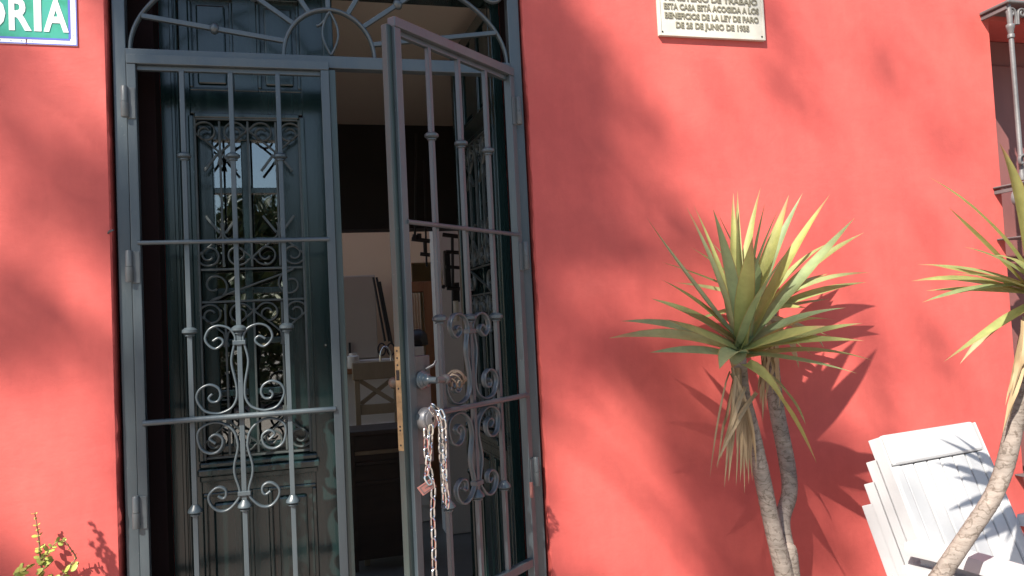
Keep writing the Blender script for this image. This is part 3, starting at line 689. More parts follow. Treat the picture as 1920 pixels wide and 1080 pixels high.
def frieze(z0, z1):
    n = 15; w = (gx1 - gx0) / n
    for i in range(n):
        u = gx0 + w * (i + .5)
        for s_ in (-1, 1):
            pts = []
            R_ = (z1 - z0) * .24
            for j in range(20):
                a = math.radians(-90 + j * 22); rr2 = R_ * (1 - .65 * j / 19)
                pts.append((u + s_ * (.006 + R_ - 0 + rr2 * math.sin(a)), z1 - .012 - R_ + rr2 * math.cos(a)))
            pts = [(u + s_ * .004, z0 + .002), (u + s_ * .004, (z0 + z1) / 2 - .01)] + pts
            MB().ribbon([(p.x, p.y) for p in spline([(a, b2, 0) for a, b2 in pts], 2)], .007, gy - .006, gy + .006).build('frieze_scroll', PI_, cg, True)
frieze(2.442, 2.514); frieze(1.715, 1.884); frieze(.885, 1.049)
nb = 9; w = (gx1 - gx0) / nb
for i in range(nb):
    u = gx0 + .006 + (gx1 - gx0 - .012) * i / (nb - 1)
    for z0, z1 in ((1.897, 2.515), (1.062, 1.70)):
        zc = z1 - .078
        prof = [(.012, z0), (.012, z0 + .02), (.008, z0 + .03), (.0085, zc - .05), (.0075, zc - .045), (.0115, zc - .042), (.0115, zc - .03), (.009, zc - .028), (.012, zc - .012), (.014, zc - .006), (.014, zc + .004), (.009, zc + .008), (.010, zc + .04), (.006, z1)]
        MB().lathe(prof, (u, gy, 0), 10).build('baluster', PI_, cg, True)
for z in (1.897, 1.884):
    MB().ribbon([(p.x, p.y) for p in spline([(gx0 + .004, z + .012, 0), (gx0 + .02, z + .055, 0), (gx0 + .008, z + .085, 0), (gx0 - .012, z + .075, 0), (gx0 - .010, z + .055, 0), (gx0 + .001, z + .058, 0)], 5)], .007, gy - .018, gy - .008).build('corner_scroll', PI_, cg, True) if z > 1.89 else None
for x in (gx0, gx1):
    for z in (2.522, 1.89, 1.055): MB().box(x - .005, x + .005, gy, .01, z - .025, z - .012).build('side_bar', PI_, cg, bevel=.001)

# ================================================================== YUCCAS
def leaf(name, base, tip, width, parent, mat='yucca_leaf', sag=0.0, fold=0.35, fixw=None, drop=None):
    base, tip = Vector(base), Vector(tip); ax = tip - base; L = ax.length
    width *= random.uniform(.85, 1.12); tw0 = random.uniform(-.25, .25); tw1 = random.uniform(-.5, .5); lat = Vector((random.uniform(-1, 1), random.uniform(-1, 1), random.uniform(-.6, .6))) * (L * .035)
    if drop is None: sag += random.uniform(-.02, .02)
    if drop is not None: mid = Vector(drop)
    else: mid = (base + tip) / 2 + Vector((0, 0, sag * L))
    if fixw is None: mid = mid + lat
    ctrl = mid * 2 - (base + tip) / 2
    s = MB(); n = 9; s.uv = []
    for i in range(n + 1):
        u = i / n
        p = base * (1 - u) ** 2 + ctrl * (2 * u * (1 - u)) + tip * u ** 2
        d = ((ctrl - base) * (1 - u) + (tip - ctrl) * u).normalized()
        if fixw is not None: wv_ = Vector(fixw); wv_ = (wv_ - d * wv_.dot(d))
        else:
            wv_ = d.cross(Vector((0, 0, 1)))
            if wv_.length < .25: wv_ = wv_ + Vector((1, 0, 0)) * .4
            wv_ = wv_ - d * wv_.dot(d)
        wv_.normalize(); nn_ = wv_.cross(d).normalized()
        if nn_.z < 0: nn_ = -nn_
        if fixw is None:
            nn_ = nn_ + Vector((-.1, -.55, 0)); nn_ = (nn_ - d * nn_.dot(d)).normalized(); wv_ = d.cross(nn_).normalized()
            q_ = Matrix.Rotation(tw0 + tw1 * u, 3, d); wv_ = q_ @ wv_; nn_ = q_ @ nn_
        prof = (0.62 + 0.75 * u) if u < .35 else 0.8825 * (1 + .12 * math.sin((u - .35) / .65 * math.pi)) * (1 - ((u - .35) / .65) ** 1.7)
        w2 = width * .55 * max(prof, .012)
        for e in (-1, -.5, 0, .5, 1):
            s.v.append(tuple(p + wv_ * (w2 * e) + nn_ * (w2 * fold * (abs(e) ** 1.3))))
            s.uv.append((.5 + .5 * e, u))
        if i:
            b0 = (i - 1) * 5
            for e in range(4): s.f.append((b0 + e, b0 + e + 1, b0 + 6 + e, b0 + 5 + e))
    return s.build(name, mat, parent, True)
def trunk(pts, rad, parent, name='trunk'):
    P = spline(pts, 22); n = len(P); rs = []; ph = 0.0
    for i in range(n):
        u = i / (n - 1) * (len(rad) - 1); k = min(int(u), len(rad) - 2)
        rs.append((rad[k] * (1 - u + k) + rad[k + 1] * (u - k)) * (1 + .035 * ((ph % 1.0) ** 2) + random.uniform(-.008, .008))); ph += random.uniform(.12, .34)
    return MB().tube(P, rs, 14).build(name, 'yucca_bark', parent, True)

yu = thing('yucca', (1.30, -.24, 0), 'tall two stemmed yucca with green sword leaves before the red wall', 'yucca', None)
yF, yB = -.27, -.10
trunk([at(1385, 668, yF), at(1392, 740, yF), at(1408, 800, yF), at(1428, 890, yF), at(1448, 985, yF + .01), at(1471, 1080, yF + .02), at(1492, 1200, yF + .02), (at(1500, 1230, yF).x, yF + .02, 0)], [.020, .0215, .021, .0225, .023, .026, .028, .04], yu)
trunk([at(1440, 585, yB), at(1443, 660, yB), at(1455, 760, yB), at(1476, 870, yB - .01), at(1480, 925, yB - .03), at(1467, 975, yB - .08), at(1474, 1030, yB - .12), at(1483, 1085, yB - .14), (at(1500, 1230, yF).x + .03, yF + .05, 0)], [.026, .026, .023, .024, .023, .022, .024, .026, .04], yu)
cF = at(1391, 655, yF); cB = at(1438, 578, yB)
# front head: (tip px, tip depth, width, sag)
FRONT = [
 (1213, 408, -.30, .040, .02), (1287, 388, -.22, .036, .0), (1300, 383, -.12, .026, .0), (1337, 392, -.40, .044, .0),
 (1375, 362, -.20, .034, .0), (1383, 358, -.14, .030, .0), (1426, 352, -.16, .036, .0), (1434, 382, -.36, .048, .0),
 (1459, 393, -.42, .042, .0), (1479, 366, -.32, .046, .0), (1505, 362, -.20, .034, .0), (1557, 364, -.30, .044, .02),
 (1603, 408, -.28, .042, .03), (1411, 445, -.46, .056, .0), (1474, 474, -.48, .050, .02), (1381, 400, -.30, .03, .0),
 (1142, 634, -.30, .040, .05), (1165, 602, -.22, .036, .08), (1218, 661, -.42, .034, .02), (1221, 560, -.20, .034, .04),
 (1250, 599, -.42, .042, .03), (1240, 524, -.30, .042, .04), (1222, 608, -.12, .034, .06), (1288, 590, -.14, .03, .04),
 (1586, 577, -.36, .040, .04), (1617, 606, -.34, .036, .05), (1620, 639, -.38, .040, .03), (1637, 676, -.24, .042, .06),
 (1607, 700, -.40, .032, .02), (1548, 611, -.44, .042, .03), (1349, 692, -.48, .062, .05), (1372, 690, -.40, .05, .03), (1565, 600, -.16, .036, .05)]
for px, py, Y, wd, sg_ in FRONT:
    tip = at(px, py, Y); b0 = cF + Vector((random.uniform(-.006, .006), random.uniform(-.006, .006), random.uniform(-.012, .02)))
    if py > 590: b0.z -= .018
    leaf('leaf', b0, tip, wd * 1.0, yu, sag=sg_)
BACK = [(1620, 436, -.16, .034, .05), (1556, 455, -.10, .034, .04), (1631, 511, -.14, .034, .03), (1626, 529, -.10, .032, .05), (1552, 513, -.06, .036, .04),
        (1240, 491, -.14, .030, .03), (1294, 463, -.14, .034, .03), (1265, 530, -.10, .03, .03), (1330, 450, -.06, .03, .02), (1345, 398, -.12, .032, .0),
        (1512, 577, -.15, .026, .0), (1300, 600, -.05, .03, .0), (1560, 560, -.04, .022, .0), (1580, 640, -.05, .022, .0), (1530, 670, -.05, .022, -.02)]
for px, py, Y, wd, sg_ in BACK:
    tip = at(px, py, Y); b0 = cB + Vector((random.uniform(-.006, .006), random.uniform(-.006, .006), random.uniform(-.02, .02)))
    leaf('leaf', b0, tip, wd, yu, sag=sg_)
# two bent-down leaves
leaf('leaf', at(1398, 683, yF - .03), at(1531, 868, yF - .06), .062, yu, drop=at(1452, 742, yF - .07))
leaf('leaf', at(1432, 700, yF + .05), at(1511, 797, yF + .02), .044, yu, drop=at(1476, 740, yF + .02))
def dry(c, tips, wd, parent, Y0):
    for px, py, Y in tips:
        b0 = at(c[0] + random.uniform(-12, 12), c[1] + random.uniform(-6, 10), Y0 + random.uniform(-.03, .01))
        tip = at(px, py, Y); m_ = (b0 + tip) / 2 + Vector(((b0.x - tip.x) * -.12, -.015, .01))
        leaf('dry_leaf', b0, tip, wd * random.uniform(.7, 1.2), parent, 'dry_leaf', fold=.6, fixw=(1, random.uniform(-.6, .6), 0), drop=m_)
dry((1378, 695), [(1331, 896, -.30), (1366, 904, -.32), (1396, 925, -.31), (1404, 908, -.31), (1391, 890, -.30), (1411, 902, -.30), (1383, 868, -.32), (1400, 880, -.33), (1372, 850, -.3), (1408, 860, -.3), (1388, 905, -.32)], .0145, yu, yF)
dry((1380, 705), [(1345, 880, -.29), (1358, 915, -.31), (1380, 912, -.30), (1418, 880, -.30), (1374, 830, -.33)], .013, yu, yF - .01)
dry((1408, 730), [(1343, 876, -.34), (1352, 860, -.33)], .015, yu, yF - .03)
dry((1438, 640), [(1430, 790, -.14), (1425, 760, -.15), (1448, 740, -.15), (1440, 720, -.16), (1455, 700, -.16), (1421, 735, -.14), (1462, 765, -.13), (1436, 770, -.15)], .022, yu, yB - .02)
dry((1440, 600), [(1545, 652, -.14), (1498, 690, -.15), (1432, 690, -.15), (1450, 690, -.15), (1440, 700, -.14), (1428, 680, -.15)], .022, yu, yB - .03)

yr = thing('yucca', (1.33, -.78, 0), 'leaning yucca with bent grey trunk cut by the right edge', 'yucca', None)
yR = -.78
trunk([at(1935, 590, yR), at(1922, 660, yR), at(1908, 760, yR), at(1888, 860, yR), at(1862, 930, yR), at(1820, 995, yR), at(1773, 1065, yR), at(1725, 1140, yR), at(1690, 1230, yR), (at(1680, 1250, yR).x, yR, 0)], [.017, .018, .0185, .019, .0185, .018, .0185, .02, .023, .03], yr)
cR = at(1942, 545, yR)
RIGHT = [(1874, 268, -.85, .044), (1884, 290, -.76, .030), (1742, 332, -.90, .040), (1779, 389, -.80, .042), (1709, 527, -.74, .026), (1745, 497, -.80, .032), (1721, 496, -.70, .026),
         (1808, 463, -.88, .042), (1781, 513, -.86, .030), (1736, 545, -.72, .028), (1729, 567, -.84, .030), (1862, 480, -.98, .03), (1760, 522, -.66, .026), (1950, 260, -.9, .04), (2040, 300, -.8, .04), (2100, 400, -.85, .04), (2130, 480, -.75, .04), (2120, 560, -.9, .04), (2080, 640, -.8, .04), (2000, 330, -.65, .04), (1985, 700, -1.0, .04), (2010, 440, -1.05, .05)]
for px, py, Y, wd in RIGHT:
    tip = at(px, py, Y); leaf('leaf', cR + Vector((random.uniform(-.006, .006), random.uniform(-.006, .006), random.uniform(-.02, .02))), tip, wd * .78, yr, sag=.04)
leaf('leaf', at(1935, 570, yR), at(1770, 678, -.84), .026, yr, drop=at(1872, 608, -.83)); leaf('dry_leaf', at(1932, 575, yR), at(1800, 682, -.80), .020, yr, 'dry_leaf', drop=at(1876, 616, -.81))
dry((1925, 600), [(1880, 812, -.80), (1885, 760, -.81), (1898, 740, -.82), (1892, 790, -.80), (1905, 720, -.82), (1928, 760, -.82), (1938, 740, -.8)], .020, yr, yR - .02)

# ================================================================== STACKED WHITE CHAIRS
def chair_parts():
    """own frame: front towards -y, x to the right of the viewer; returns [(name, MB, bevel, parent_index)]"""
    out = []
    th = math.radians(21); ca, sa = math.cos(th), math.sin(th)
    zb, yb = .495, .17                                     # foot of the back
    def back(x0, x1, h0, h1, t0, t1):                    # slab on the reclined back plane
        s = MB().box(x0 * .93, x1 * .93, t0, t1, h0, h1)
        s.v = [(x, yb + y * ca + z * sa, zb + z * ca - y * sa) for x, y, z in s.v]; return s
    Hh = .485
    # shaped frame of the back: slightly flared top rail
    out.append(('backrest', back(-.205, .205, Hh - .085, Hh, -.010, .014), .007, None))
    out.append(('back_stile', back(-.215, -.176, .0, Hh - .086, -.010, .014), .006, 0))
    out.append(('back_stile', back(.176, .215, .0, Hh - .086, -.010, .014), .006, 0))
    out.append(('back_rail', back(-.175, .175, .0, .05, -.010, .014), .005, 0))
    for i in range(6):
        x = -.174 + .0585 * i
        out.append(('back_slat', back(x + .0020, x + .0555, .0505, Hh - .0865, -.004, .010), .004, 0))
    # turned edge flange that shows at the side
    for s_ in (-1, 1): out.append(('back_flange', back(s_ * .2155, s_ * .221, .0, Hh - .004, -.008, .034), .002, 0))
    seat = MB()
    n = 9
    for j in range(n + 1):
        y = -.245 + .425 * j / n
        for i in range(13):
            x = -.215 + .43 * i / 12
            z = .43 + .05 * ((.18 - y) / .42) ** 2 * .25 - .03 * math.cos(x / .215 * math.pi / 2) * math.sin(math.pi * min(1, max(0, (y + .245) / .425)))
            seat.v.append((x, y, z))
    for j in range(n):
        for i in range(12): seat.f.append((j * 13 + i, j * 13 + i + 1, j * 13 + 14 + i, j * 13 + 13 + i))
    m0 = len(seat.v); seat.v += [(x, y, z - .018) for x, y, z in seat.v[:m0]]
    seat.f += [tuple(m0 + i for i in reversed(q)) for q in list(seat.f)]
    rim = [i for i in range(13)] + [13 * j + 12 for j in range(1, n + 1)] + [13 * n + i for i in range(11, -1, -1)] + [13 * j for j in range(n - 1, 0, -1)]
    for a, b2 in zip(rim, rim[1:] + rim[:1]): seat.f.append((a, b2, b2 + m0, a + m0))
    out.append(('seat', seat, 0, None))
    for s_ in (-1, 1):
        a = MB()
        top = spline([(s_ * .235, .235, .690), (s_ * .250, .12, .700), (s_ * .258, -.05, .700), (s_ * .255, -.20, .690), (s_ * .245, -.255, .665), (s_ * .238, -.268, .630)], 5)
        base = len(a.v)
        for p in top:
            for dx, dz in ((-.030, -.004), (-.026, .006), (.026, .006), (.030, -.004), (.030, -.026), (.026, -.026), (.026, -.008), (-.026, -.008), (-.026, -.026), (-.030, -.026)):
                a.v.append((p.x + dx, p.y, p.z + dz))
        for i in range(len(top) - 1):
            for k in range(10): a.f.append((base + i * 10 + k, base + i * 10 + (k + 1) % 10, base + i * 10 + 10 + (k + 1) % 10, base + i * 10 + 10 + k))
        a.f.append(tuple(range(10))); a.f.append(tuple(base + (len(top) - 1) * 10 + k for k in range(10)))
        ai = len(out); out.append(('armrest', a, 0, None))
        for k in range(4):
            out.append(('arm_slat', MB().box(s_ * .226, s_ * .234, -.19, .17, .642 - k * .045, .672 - k * .045), .003, ai))
        out.append(('arm_post', MB().box(s_ * .224, s_ * .236, .171, .215, .48, .685), .003, ai)); out.append(('arm_post', MB().box(s_ * .224, s_ * .236, -.235, -.191, .45, .672), .003, ai))
        for yy, y2 in ((-.215, -.275), (.19, .285)):
            l = MB(); 
            for z, yc_, hw_ in ((.455, yy, .024), (0.0, y2, .018)):
                for dx, dy in ((-1, -1), (1, -1), (1, 1), (-1, 1)): l.v.append((s_ * (.215 if z > .1 else .25) + dx * hw_, yc_ + dy * hw_, z))
            l.f = [(0, 1, 2, 3), (7, 6, 5, 4), (0, 4, 5, 1), (1, 5, 6, 2), (2, 6, 7, 3), (3, 7, 4, 0)]
            out.append(('leg', l, .006, None))
    return out
CP = chair_parts()
ca_ = math.radians(11)
def place_chair(k, first, label):
    fwd = Vector((math.sin(ca_), -math.cos(ca_), 0))
    loc = Vector((1.748, -.655, 0)) + fwd * (.012 * k) + Vector((0, 0, .062 * k))
    r = thing('plastic_chair', loc, label, 'chair', 'stacked white chairs', ca_, True)
    objs = []
    for i, (n, mb, bv, pi) in enumerate(CP):
        par = r if pi is None else objs[pi]
        if first is None: o = mb.build(n, 'white_plastic', par, n in ('seat', 'armrest'), bv, True)
        else: o = copy_mesh(first[i], par, None, n)
        objs.append(o)
    return objs
f0 = None
for k, lb in enumerate(('bottom white plastic armchair of the stack against the red wall', 'second lowest white plastic armchair in the stack', 'white plastic armchair just under the top one of the stack', 'topmost white plastic slatted armchair of the stack')):
    ob = place_chair(k, f0, lb)
    if f0 is None: f0 = ob

# ================================================================== JADE BUSH (bottom left)
jb = thing('jade_bush', (-.70, -.08, 0), 'small green leafed succulent shrub with red stems at lower left', 'shrub')
jl = MB()
for i, (u, wv_) in enumerate(((0, .15), (.2, .7), (.45, 1), (.7, .9), (.9, .5), (1, .05))):
    for e in (-1, 0, 1): jl.v.append((e * wv_ * .40, u, .06 * (1 - abs(e)) + .03 * u))
    if i:
        b0 = (i - 1) * 3
        for e in range(2): jl.f.append((b0 + e, b0 + e + 1, b0 + 4 + e, b0 + 3 + e))
n0 = len(jl.v); jl.v += [(x, y, -z - .03) for x, y, z in jl.v]; jl.f += [tuple(n0 + i for i in reversed(q)) for q in list(jl.f)]
j0 = [None]
def jleaf(p, d, up, L):
    d = Vector(d).normalized(); x = d.cross(Vector(up)).normalized(); z = x.cross(d)
    M = Matrix(((x.x, d.x, z.x, 0), (x.y, d.y, z.y, 0), (x.z, d.z, z.z, 0), (0, 0, 0, 1)))
    M = Matrix.Translation(Vector(p) - off(jb)) @ M @ Matrix.Scale(L, 4)
    if j0[0] is None: o = jl.build('leaf', 'jade_leaf', jb, True, local=True); j0[0] = o; o.matrix_local = M
    else: copy_mesh(j0[0], jb, M, 'leaf')
def sprig(path, r0, r1, L, step=.014, dens=2):
    P = spline(path, 10); n = len(P)
    MB().tube(P, [r0 + (r1 - r0) * i / (n - 1) for i in range(n)], 7).build('stem', 'jade_stem', jb, True)
    acc = 0; k = random.randint(0, 3)
    for i in range(n - 1):
        acc += (P[i + 1] - P[i]).length
        if acc > step:
            acc = 0; k += 1; d = (P[i + 1] - P[i]).normalized()
            a = d.orthogonal().normalized(); a.rotate(Matrix.Rotation(k * 1.57 + .4, 3, d)) if False else None
            q = Matrix.Rotation(k * 1.62 + .5, 3, d); s_ = q @ a
            u = i / n; sz = L * (1 - .62 * u) * random.uniform(.75, 1.2)
            for e in ((1, -1) if dens > 1 else (1,)):
                jleaf(P[i], s_ * e + d * random.uniform(.1, .8) + Vector((random.uniform(-.3, .3), random.uniform(-.5, .2), random.uniform(-.2, .2))), d + Vector((random.uniform(-.5, .5), -.5, .2)), sz * random.uniform(.6, 1.25))
Yj = -.045
sprig([at(80, 1110, Yj), at(79, 1075, Yj), at(75, 1040, Yj), at(73, 1010, Yj), at(69, 985, Yj), at(65, 960, Yj)], .0032, .0012, .021, .012)
sprig([at(78, 1062, Yj), at(90, 1034, Yj - .01), at(105, 1018, Yj - .015), at(119, 1013, Yj - .02)], .002, .0012, .022, .009)
sprig([at(110, 1090, Yj - .02), at(130, 1062, Yj - .02), at(142, 1046, Yj - .02), at(133, 1030, Yj - .02), at(120, 1012, Yj - .02)], .002, .0012, .013, .010)
for px, py in ((30, 1075), (45, 1062), (60, 1066), (70, 1075), (20, 1090), (52, 1082), (120, 1075), (128, 1068), (38, 1090), (100, 1092), (8, 1100), (66, 1100), (125, 1100)):
    for q in range(2): jleaf(at(px + random.uniform(-6, 6), py + random.uniform(-4, 8), -.09 + random.uniform(-.03, .03)), (random.uniform(-1, 1), random.uniform(-1, .2), random.uniform(-.1, .8)), (0, -.6, 1), random.uniform(.018, .026))
for k in range(10):
    x = -.78 + random.uniform(-.1, .28); y = random.uniform(-.22, -.05); z = random.uniform(.70, .88)
    sprig([(-.70, -.10, .0 + .5), ((x - .7) / 2, (y - .1) / 2, .6), (x, y, z - .06), (x + random.uniform(-.02, .02), y, z)], .004, .0014, .024, .016)
MB().tube([(-.70, -.08, 0), (-.705, -.09, .3), (-.70, -.10, .52)], [.016, .012, .008], 8).build('stem', 'jade_stem', jb, True)
# tall sprigs just left of the view, whose shadow falls beside the gate
def src(px, py, c): return at(px, py) - SUN_TRAVEL * (c / SUN_TRAVEL.y)
sprig([src(240, 1190, .25), src(222, 1100, .24), src(205, 1050, .24), src(188, 1010, .24), src(171, 977, .24)], .003, .0012, .020, .008)
sprig([src(222, 1100, .24), src(205, 1062, .25), src(185, 1036, .25), src(166, 1012, .25)], .002, .001, .016, .010)
sprig([src(215, 1090, .24), src(210, 1060, .25), src(206, 1030, .25)], .002, .001, .020, .008)

# ================================================================== THINGS INSIDE
yk = 3.9
cab = thing('tall_cabinet', (at(674, 600, yk).x, yk, 0), 'grey tall cupboard seen through the open doorway', 'cabinet')
ca0, ca1 = at(640, 516, yk).x - .25, at(703, 516, yk).x; cz1, cz0 = at(690, 516, yk).z, at(670, 674, yk).z
MB().box(ca0, ca1, yk, yk + .5, cz0, cz1).build('carcass', 'cabinet_grey', cab, bevel=.004)
MB().box(ca0 + .01, ca1 - .006, yk - .02, yk - .001, cz0 + .01, cz1 - .01).build('door', 'cabinet_grey', cab, bevel=.003)
hx = at(656, 655, yk - .03).x
MB().box(hx - .008, hx + .008, yk - .04, yk - .021, at(656, 668, yk).z, at(656, 642, yk).z).build('handle', 'black_iron', cab, bevel=.002)
ctr = thing('kitchen_counter', (.3, 3.9, 0), 'pale kitchen counter with drawers under the cupboard', 'counter')
zc_ = at(680, 690, 3.75).z
MB().box(-.4, .86, 3.72, 4.45, zc_ - .04, zc_).build('worktop', 'pine_wood', ctr, bevel=.004)
MB().box(-.38, .84, 3.75, 4.45, .0, zc_ - .041).build('carcass', 'kitchen_white', ctr, bevel=.003)
for i in range(3):
    for z0, z1 in ((.5, .78), (.12, .48)): MB().box(-.36 + i * .4, .02 + i * .4, 3.735, 3.749, min(z0, zc_ - .3), min(z1, zc_ - .06)).build('drawer_front', 'kitchen_white', ctr, bevel=.004)
MB().box(-.38, .60, 3.80, 3.895, zc_ + .0005, cz0 - .002).build('bread_bin', 'kitchen_white', ctr, bevel=.01)
jar = MB().lathe([(.04, 0), (.045, .01), (.045, .09), (.03, .1), (.03, .115)], (at(663, 690, 3.77).x, 3.765, zc_ + .001), 14)
tag(jar.build('glass_jar', 'kitchen_white', None, True), 'small pale jar standing on the kitchen counter', 'jar')
yt = 3.7
tn = thing('fire_tongs', at(720, 690, yt), 'long metal tongs with looped handles hanging by the cupboard', 'tongs')
for a, b2 in (((700, 520), (722, 640)), ((706, 520), (730, 640)), ((712, 528), (735, 645))):
    MB().tube([at(*a, yt), at(*b2, yt)], .009, 8).build('rod', 'black_iron', tn, True)
for px in (716, 733):
    c = at(px, 655, yt); MB().tube([(c.x + .028 * math.cos(2 * math.pi * i / 16), yt, c.z + .045 * math.sin(2 * math.pi * i / 16)) for i in range(16)], .006, 6, closed=True).build('loop', 'black_iron', tn, True)
MB().tube(spline([at(714, 690, yt - .03), at(714, 662, yt - .03), at(722, 650, yt - .03), at(732, 662, yt - .03), at(733, 690, yt - .03)], 6), .008, 8).build('bright_grip', 'chrome', tn, True)
# cross-back dining chair
yd = 3.2
dc = thing('dining_chair', (at(700, 800, yd).x, yd, 0), 'wooden cross back dining chair in the dim room', 'chair')
def wd(n, p, q, w, h, par=dc, mat='chair_wood'): return MB().bar(p, q, w, h).build(n, mat, par, bevel=.003)
bl, br = at(668, 680, yd), at(735, 678, yd)
sz_ = at(700, 800, yd).z
wd('back_post', (bl.x, yd, 0), (bl.x, yd, bl.z), .035, .03); wd('back_post', (br.x + .02, yd, 0), (br.x + .02, yd, bl.z), .035, .03)
MB().box(bl.x - .03, br.x + .05, yd - .02, yd + .015, bl.z - .12, bl.z).build('top_rail', 'chair_wood', dc, bevel=.006)
MB().box(bl.x + .018, br.x + .002, yd - .012, yd + .010, bl.z - .36, bl.z - .29).build('lower_rail', 'chair_wood', dc, bevel=.004)
wd('cross_slat', (bl.x + .02, yd - .004, bl.z - .125), (br.x, yd - .004, bl.z - .285), .03, .012); wd('cross_slat', (bl.x + .02, yd + .010, bl.z - .285), (br.x, yd + .010, bl.z - .125), .03, .012)
MB().box(bl.x - .03, br.x + .05, yd - .40, yd + .02, sz_ - .03, sz_).build('seat', 'chair_wood', dc, bevel=.006)
wd('leg', (bl.x, yd - .37, 0), (bl.x, yd - .37, sz_ - .031), .035, .035); wd('leg', (br.x + .02, yd - .37, 0), (br.x + .02, yd - .37, sz_ - .031), .035, .035)
for zz in (at(700, 850, yd).z,): wd('stretcher', (bl.x + .018, yd - .37, zz), (br.x + .002, yd - .37, zz), .03, .02)
MB().box(bl.x + .018, br.x + .002, yd - .38, yd - .36, sz_ - .09, sz_ - .031).build('apron', 'chair_wood', dc, bevel=.002)
# low chest standing before the chair
yb_ = 2.72
bn = thing('low_chest', (at(703, 850, yb_).x, yb_, 0), 'dark wooden low chest with railed front in the dim room', 'chest')
tx0_, tx1_, zt = at(650, 820, yb_).x, at(760, 820, yb_).x, at(703, 806, yb_).z
MB().box(tx0_, tx1_, yb_ - .02, yb_ + .30, zt - .03, zt).build('top', 'chest_wood', bn, bevel=.004)
MB().box(tx0_ + .012, tx1_ - .012, yb_ + .015, yb_ + .28, .06, zt - .031).build('body', 'chest_wood', bn, bevel=.003)
for py in (848, 868, 905): MB().box(tx0_ + .045, tx1_ - .045, yb_ - .004, yb_ + .0145, at(703, py, yb_).z - .012, at(703, py, yb_).z + .012).build('rail', 'chair_wood' if py == 848 else 'chest_wood', bn, bevel=.003)
for x in (tx0_ + .012, tx1_ - .044): MB().box(x, x + .032, yb_ - .006, yb_ + .0145, 0, zt - .031).build('leg', 'chest_wood', bn, bevel=.003)
# inner doorway casing with curtain and small things
ic = thing('inner_door_casing', (1.05, 4.4, 0), 'orange brown wooden casing of the far inner doorway', 'door casing')
x0 = at(793, 540, 4.45).x; x1 = at(818, 540, 4.45).x; zt2 = at(790, 528, 4.45).z
MB().box(x0, x1, 4.42, 4.499, 0, zt2).build('jamb', 'pine_wood', ic, bevel=.004)
MB().box(at(762, 530, 4.45).x - .1, x0 - .0005, 4.42, 4.499, zt2 - .09, zt2).build('head', 'pine_wood', ic, bevel=.004)
ct = MB()
xa, xb = at(764, 560, 4.3).x, at(791, 560, 4.3).x
cpts = [(xa + (xb - xa) * i / 24, 4.40 + .012 * math.sin(i * 1.3)) for i in range(25)]
for i, (x, y) in enumerate(cpts):
    ct.v += [(x, y, .55), (x, y, zt2 - .1), (x, y + .004, .55), (x, y + .004, zt2 - .1)]
    if i: a = (i - 1) * 4; ct.f += [(a, a + 4, a + 5, a + 1), (a + 2, a + 3, a + 7, a + 6)]
tag(ct.build('curtain', 'cream_paint', None, True), 'cream curtain hanging in the far inner doorway', 'curtain')
bxp = at(782, 665, 4.0)
cb = thing('storage_box', (bxp.x, 4.0, 0), 'pale box holding a dark bag near the inner doorway', 'box')
MB().box(at(768, 665, 4.0).x, at(794, 665, 4.0).x, 3.95, 4.2, 0, at(782, 650, 4.0).z).build('box_body', 'kitchen_white', cb, bevel=.004)
bgm = MB().lathe([(.02, 0), (.08, .01), (.095, .05), (.08, .10), (.05, .13), (.02, .14)], (at(783, 648, 4.05).x, 4.05, at(782, 650, 4.0).z + .001), 12)
bgm.v = [(x + .01 * math.sin(z * 90), y + .01 * math.cos(x * 70), z) for x, y, z in bgm.v]
tag(bgm.build('dark_bag', 'black_iron', None, True), 'black bag sitting on the pale box indoors', 'bag')
# white pier to the right of the lamp
room('inner_pier', 'kitchen_white', (at(822, 640, 3.3).x, at(866, 640, 3.3).x + .1, 3.3, 3.5, 0, 2.6))
# hanging iron lamp with candles
yl = 1.75
lp = thing('hanging_lamp', at(830, 600, yl), 'black iron hanging lamp with pale candles in the hallway', 'lamp')
def T(n, pts, r, mat='black_iron', par=lp): return MB().tube([at(px, py, Y) for px, py, Y in pts], r, 8).build(n, mat, par, True)
T('chain_rod', [(780, 250, yl), (778, 440, yl)], .006); T('chain_rod', [(795, 300, yl), (800, 500, yl)], .005); T('chain_rod', [(870, 300, yl), (866, 470, yl)], .005)
for a, b2, r in (((772, 448), (806, 452), .011), ((796, 452), (797, 476), .008), ((788, 476), (806, 478), .010), ((830, 440), (864, 444), .011), ((848, 444), (850, 600), .008), ((836, 472), (862, 474), .010), ((836, 500), (862, 502), .009), ((822, 536), (834, 538), .010), ((838, 540), (862, 542), .011), ((778, 440), (776, 452), .012), ((786, 438), (786, 452), .012)):
    T('arm', [(*a, yl), (*b2, yl)], r)
for x0, x1, y0, y1 in ((832, 846, 470, 538), (848, 862, 530, 566)):
    a, b2 = at(x0, y0, yl + .03), at(x1, y1, yl + .03); MB().box(a.x, b2.x, yl + .02, yl + .06, b2.z, a.z).build('back_plate', 'black_iron', lp, bevel=.002)
for px, y0, y1 in ((826, 506, 535), (856, 564, 602)):
    a, b2 = at(px, y1, yl - .02), at(px, y0, yl - .02); MB().lathe([(.014, 0), (.014, b2.z - a.z)], a, 12).build('candle', 'candle', lp, True)

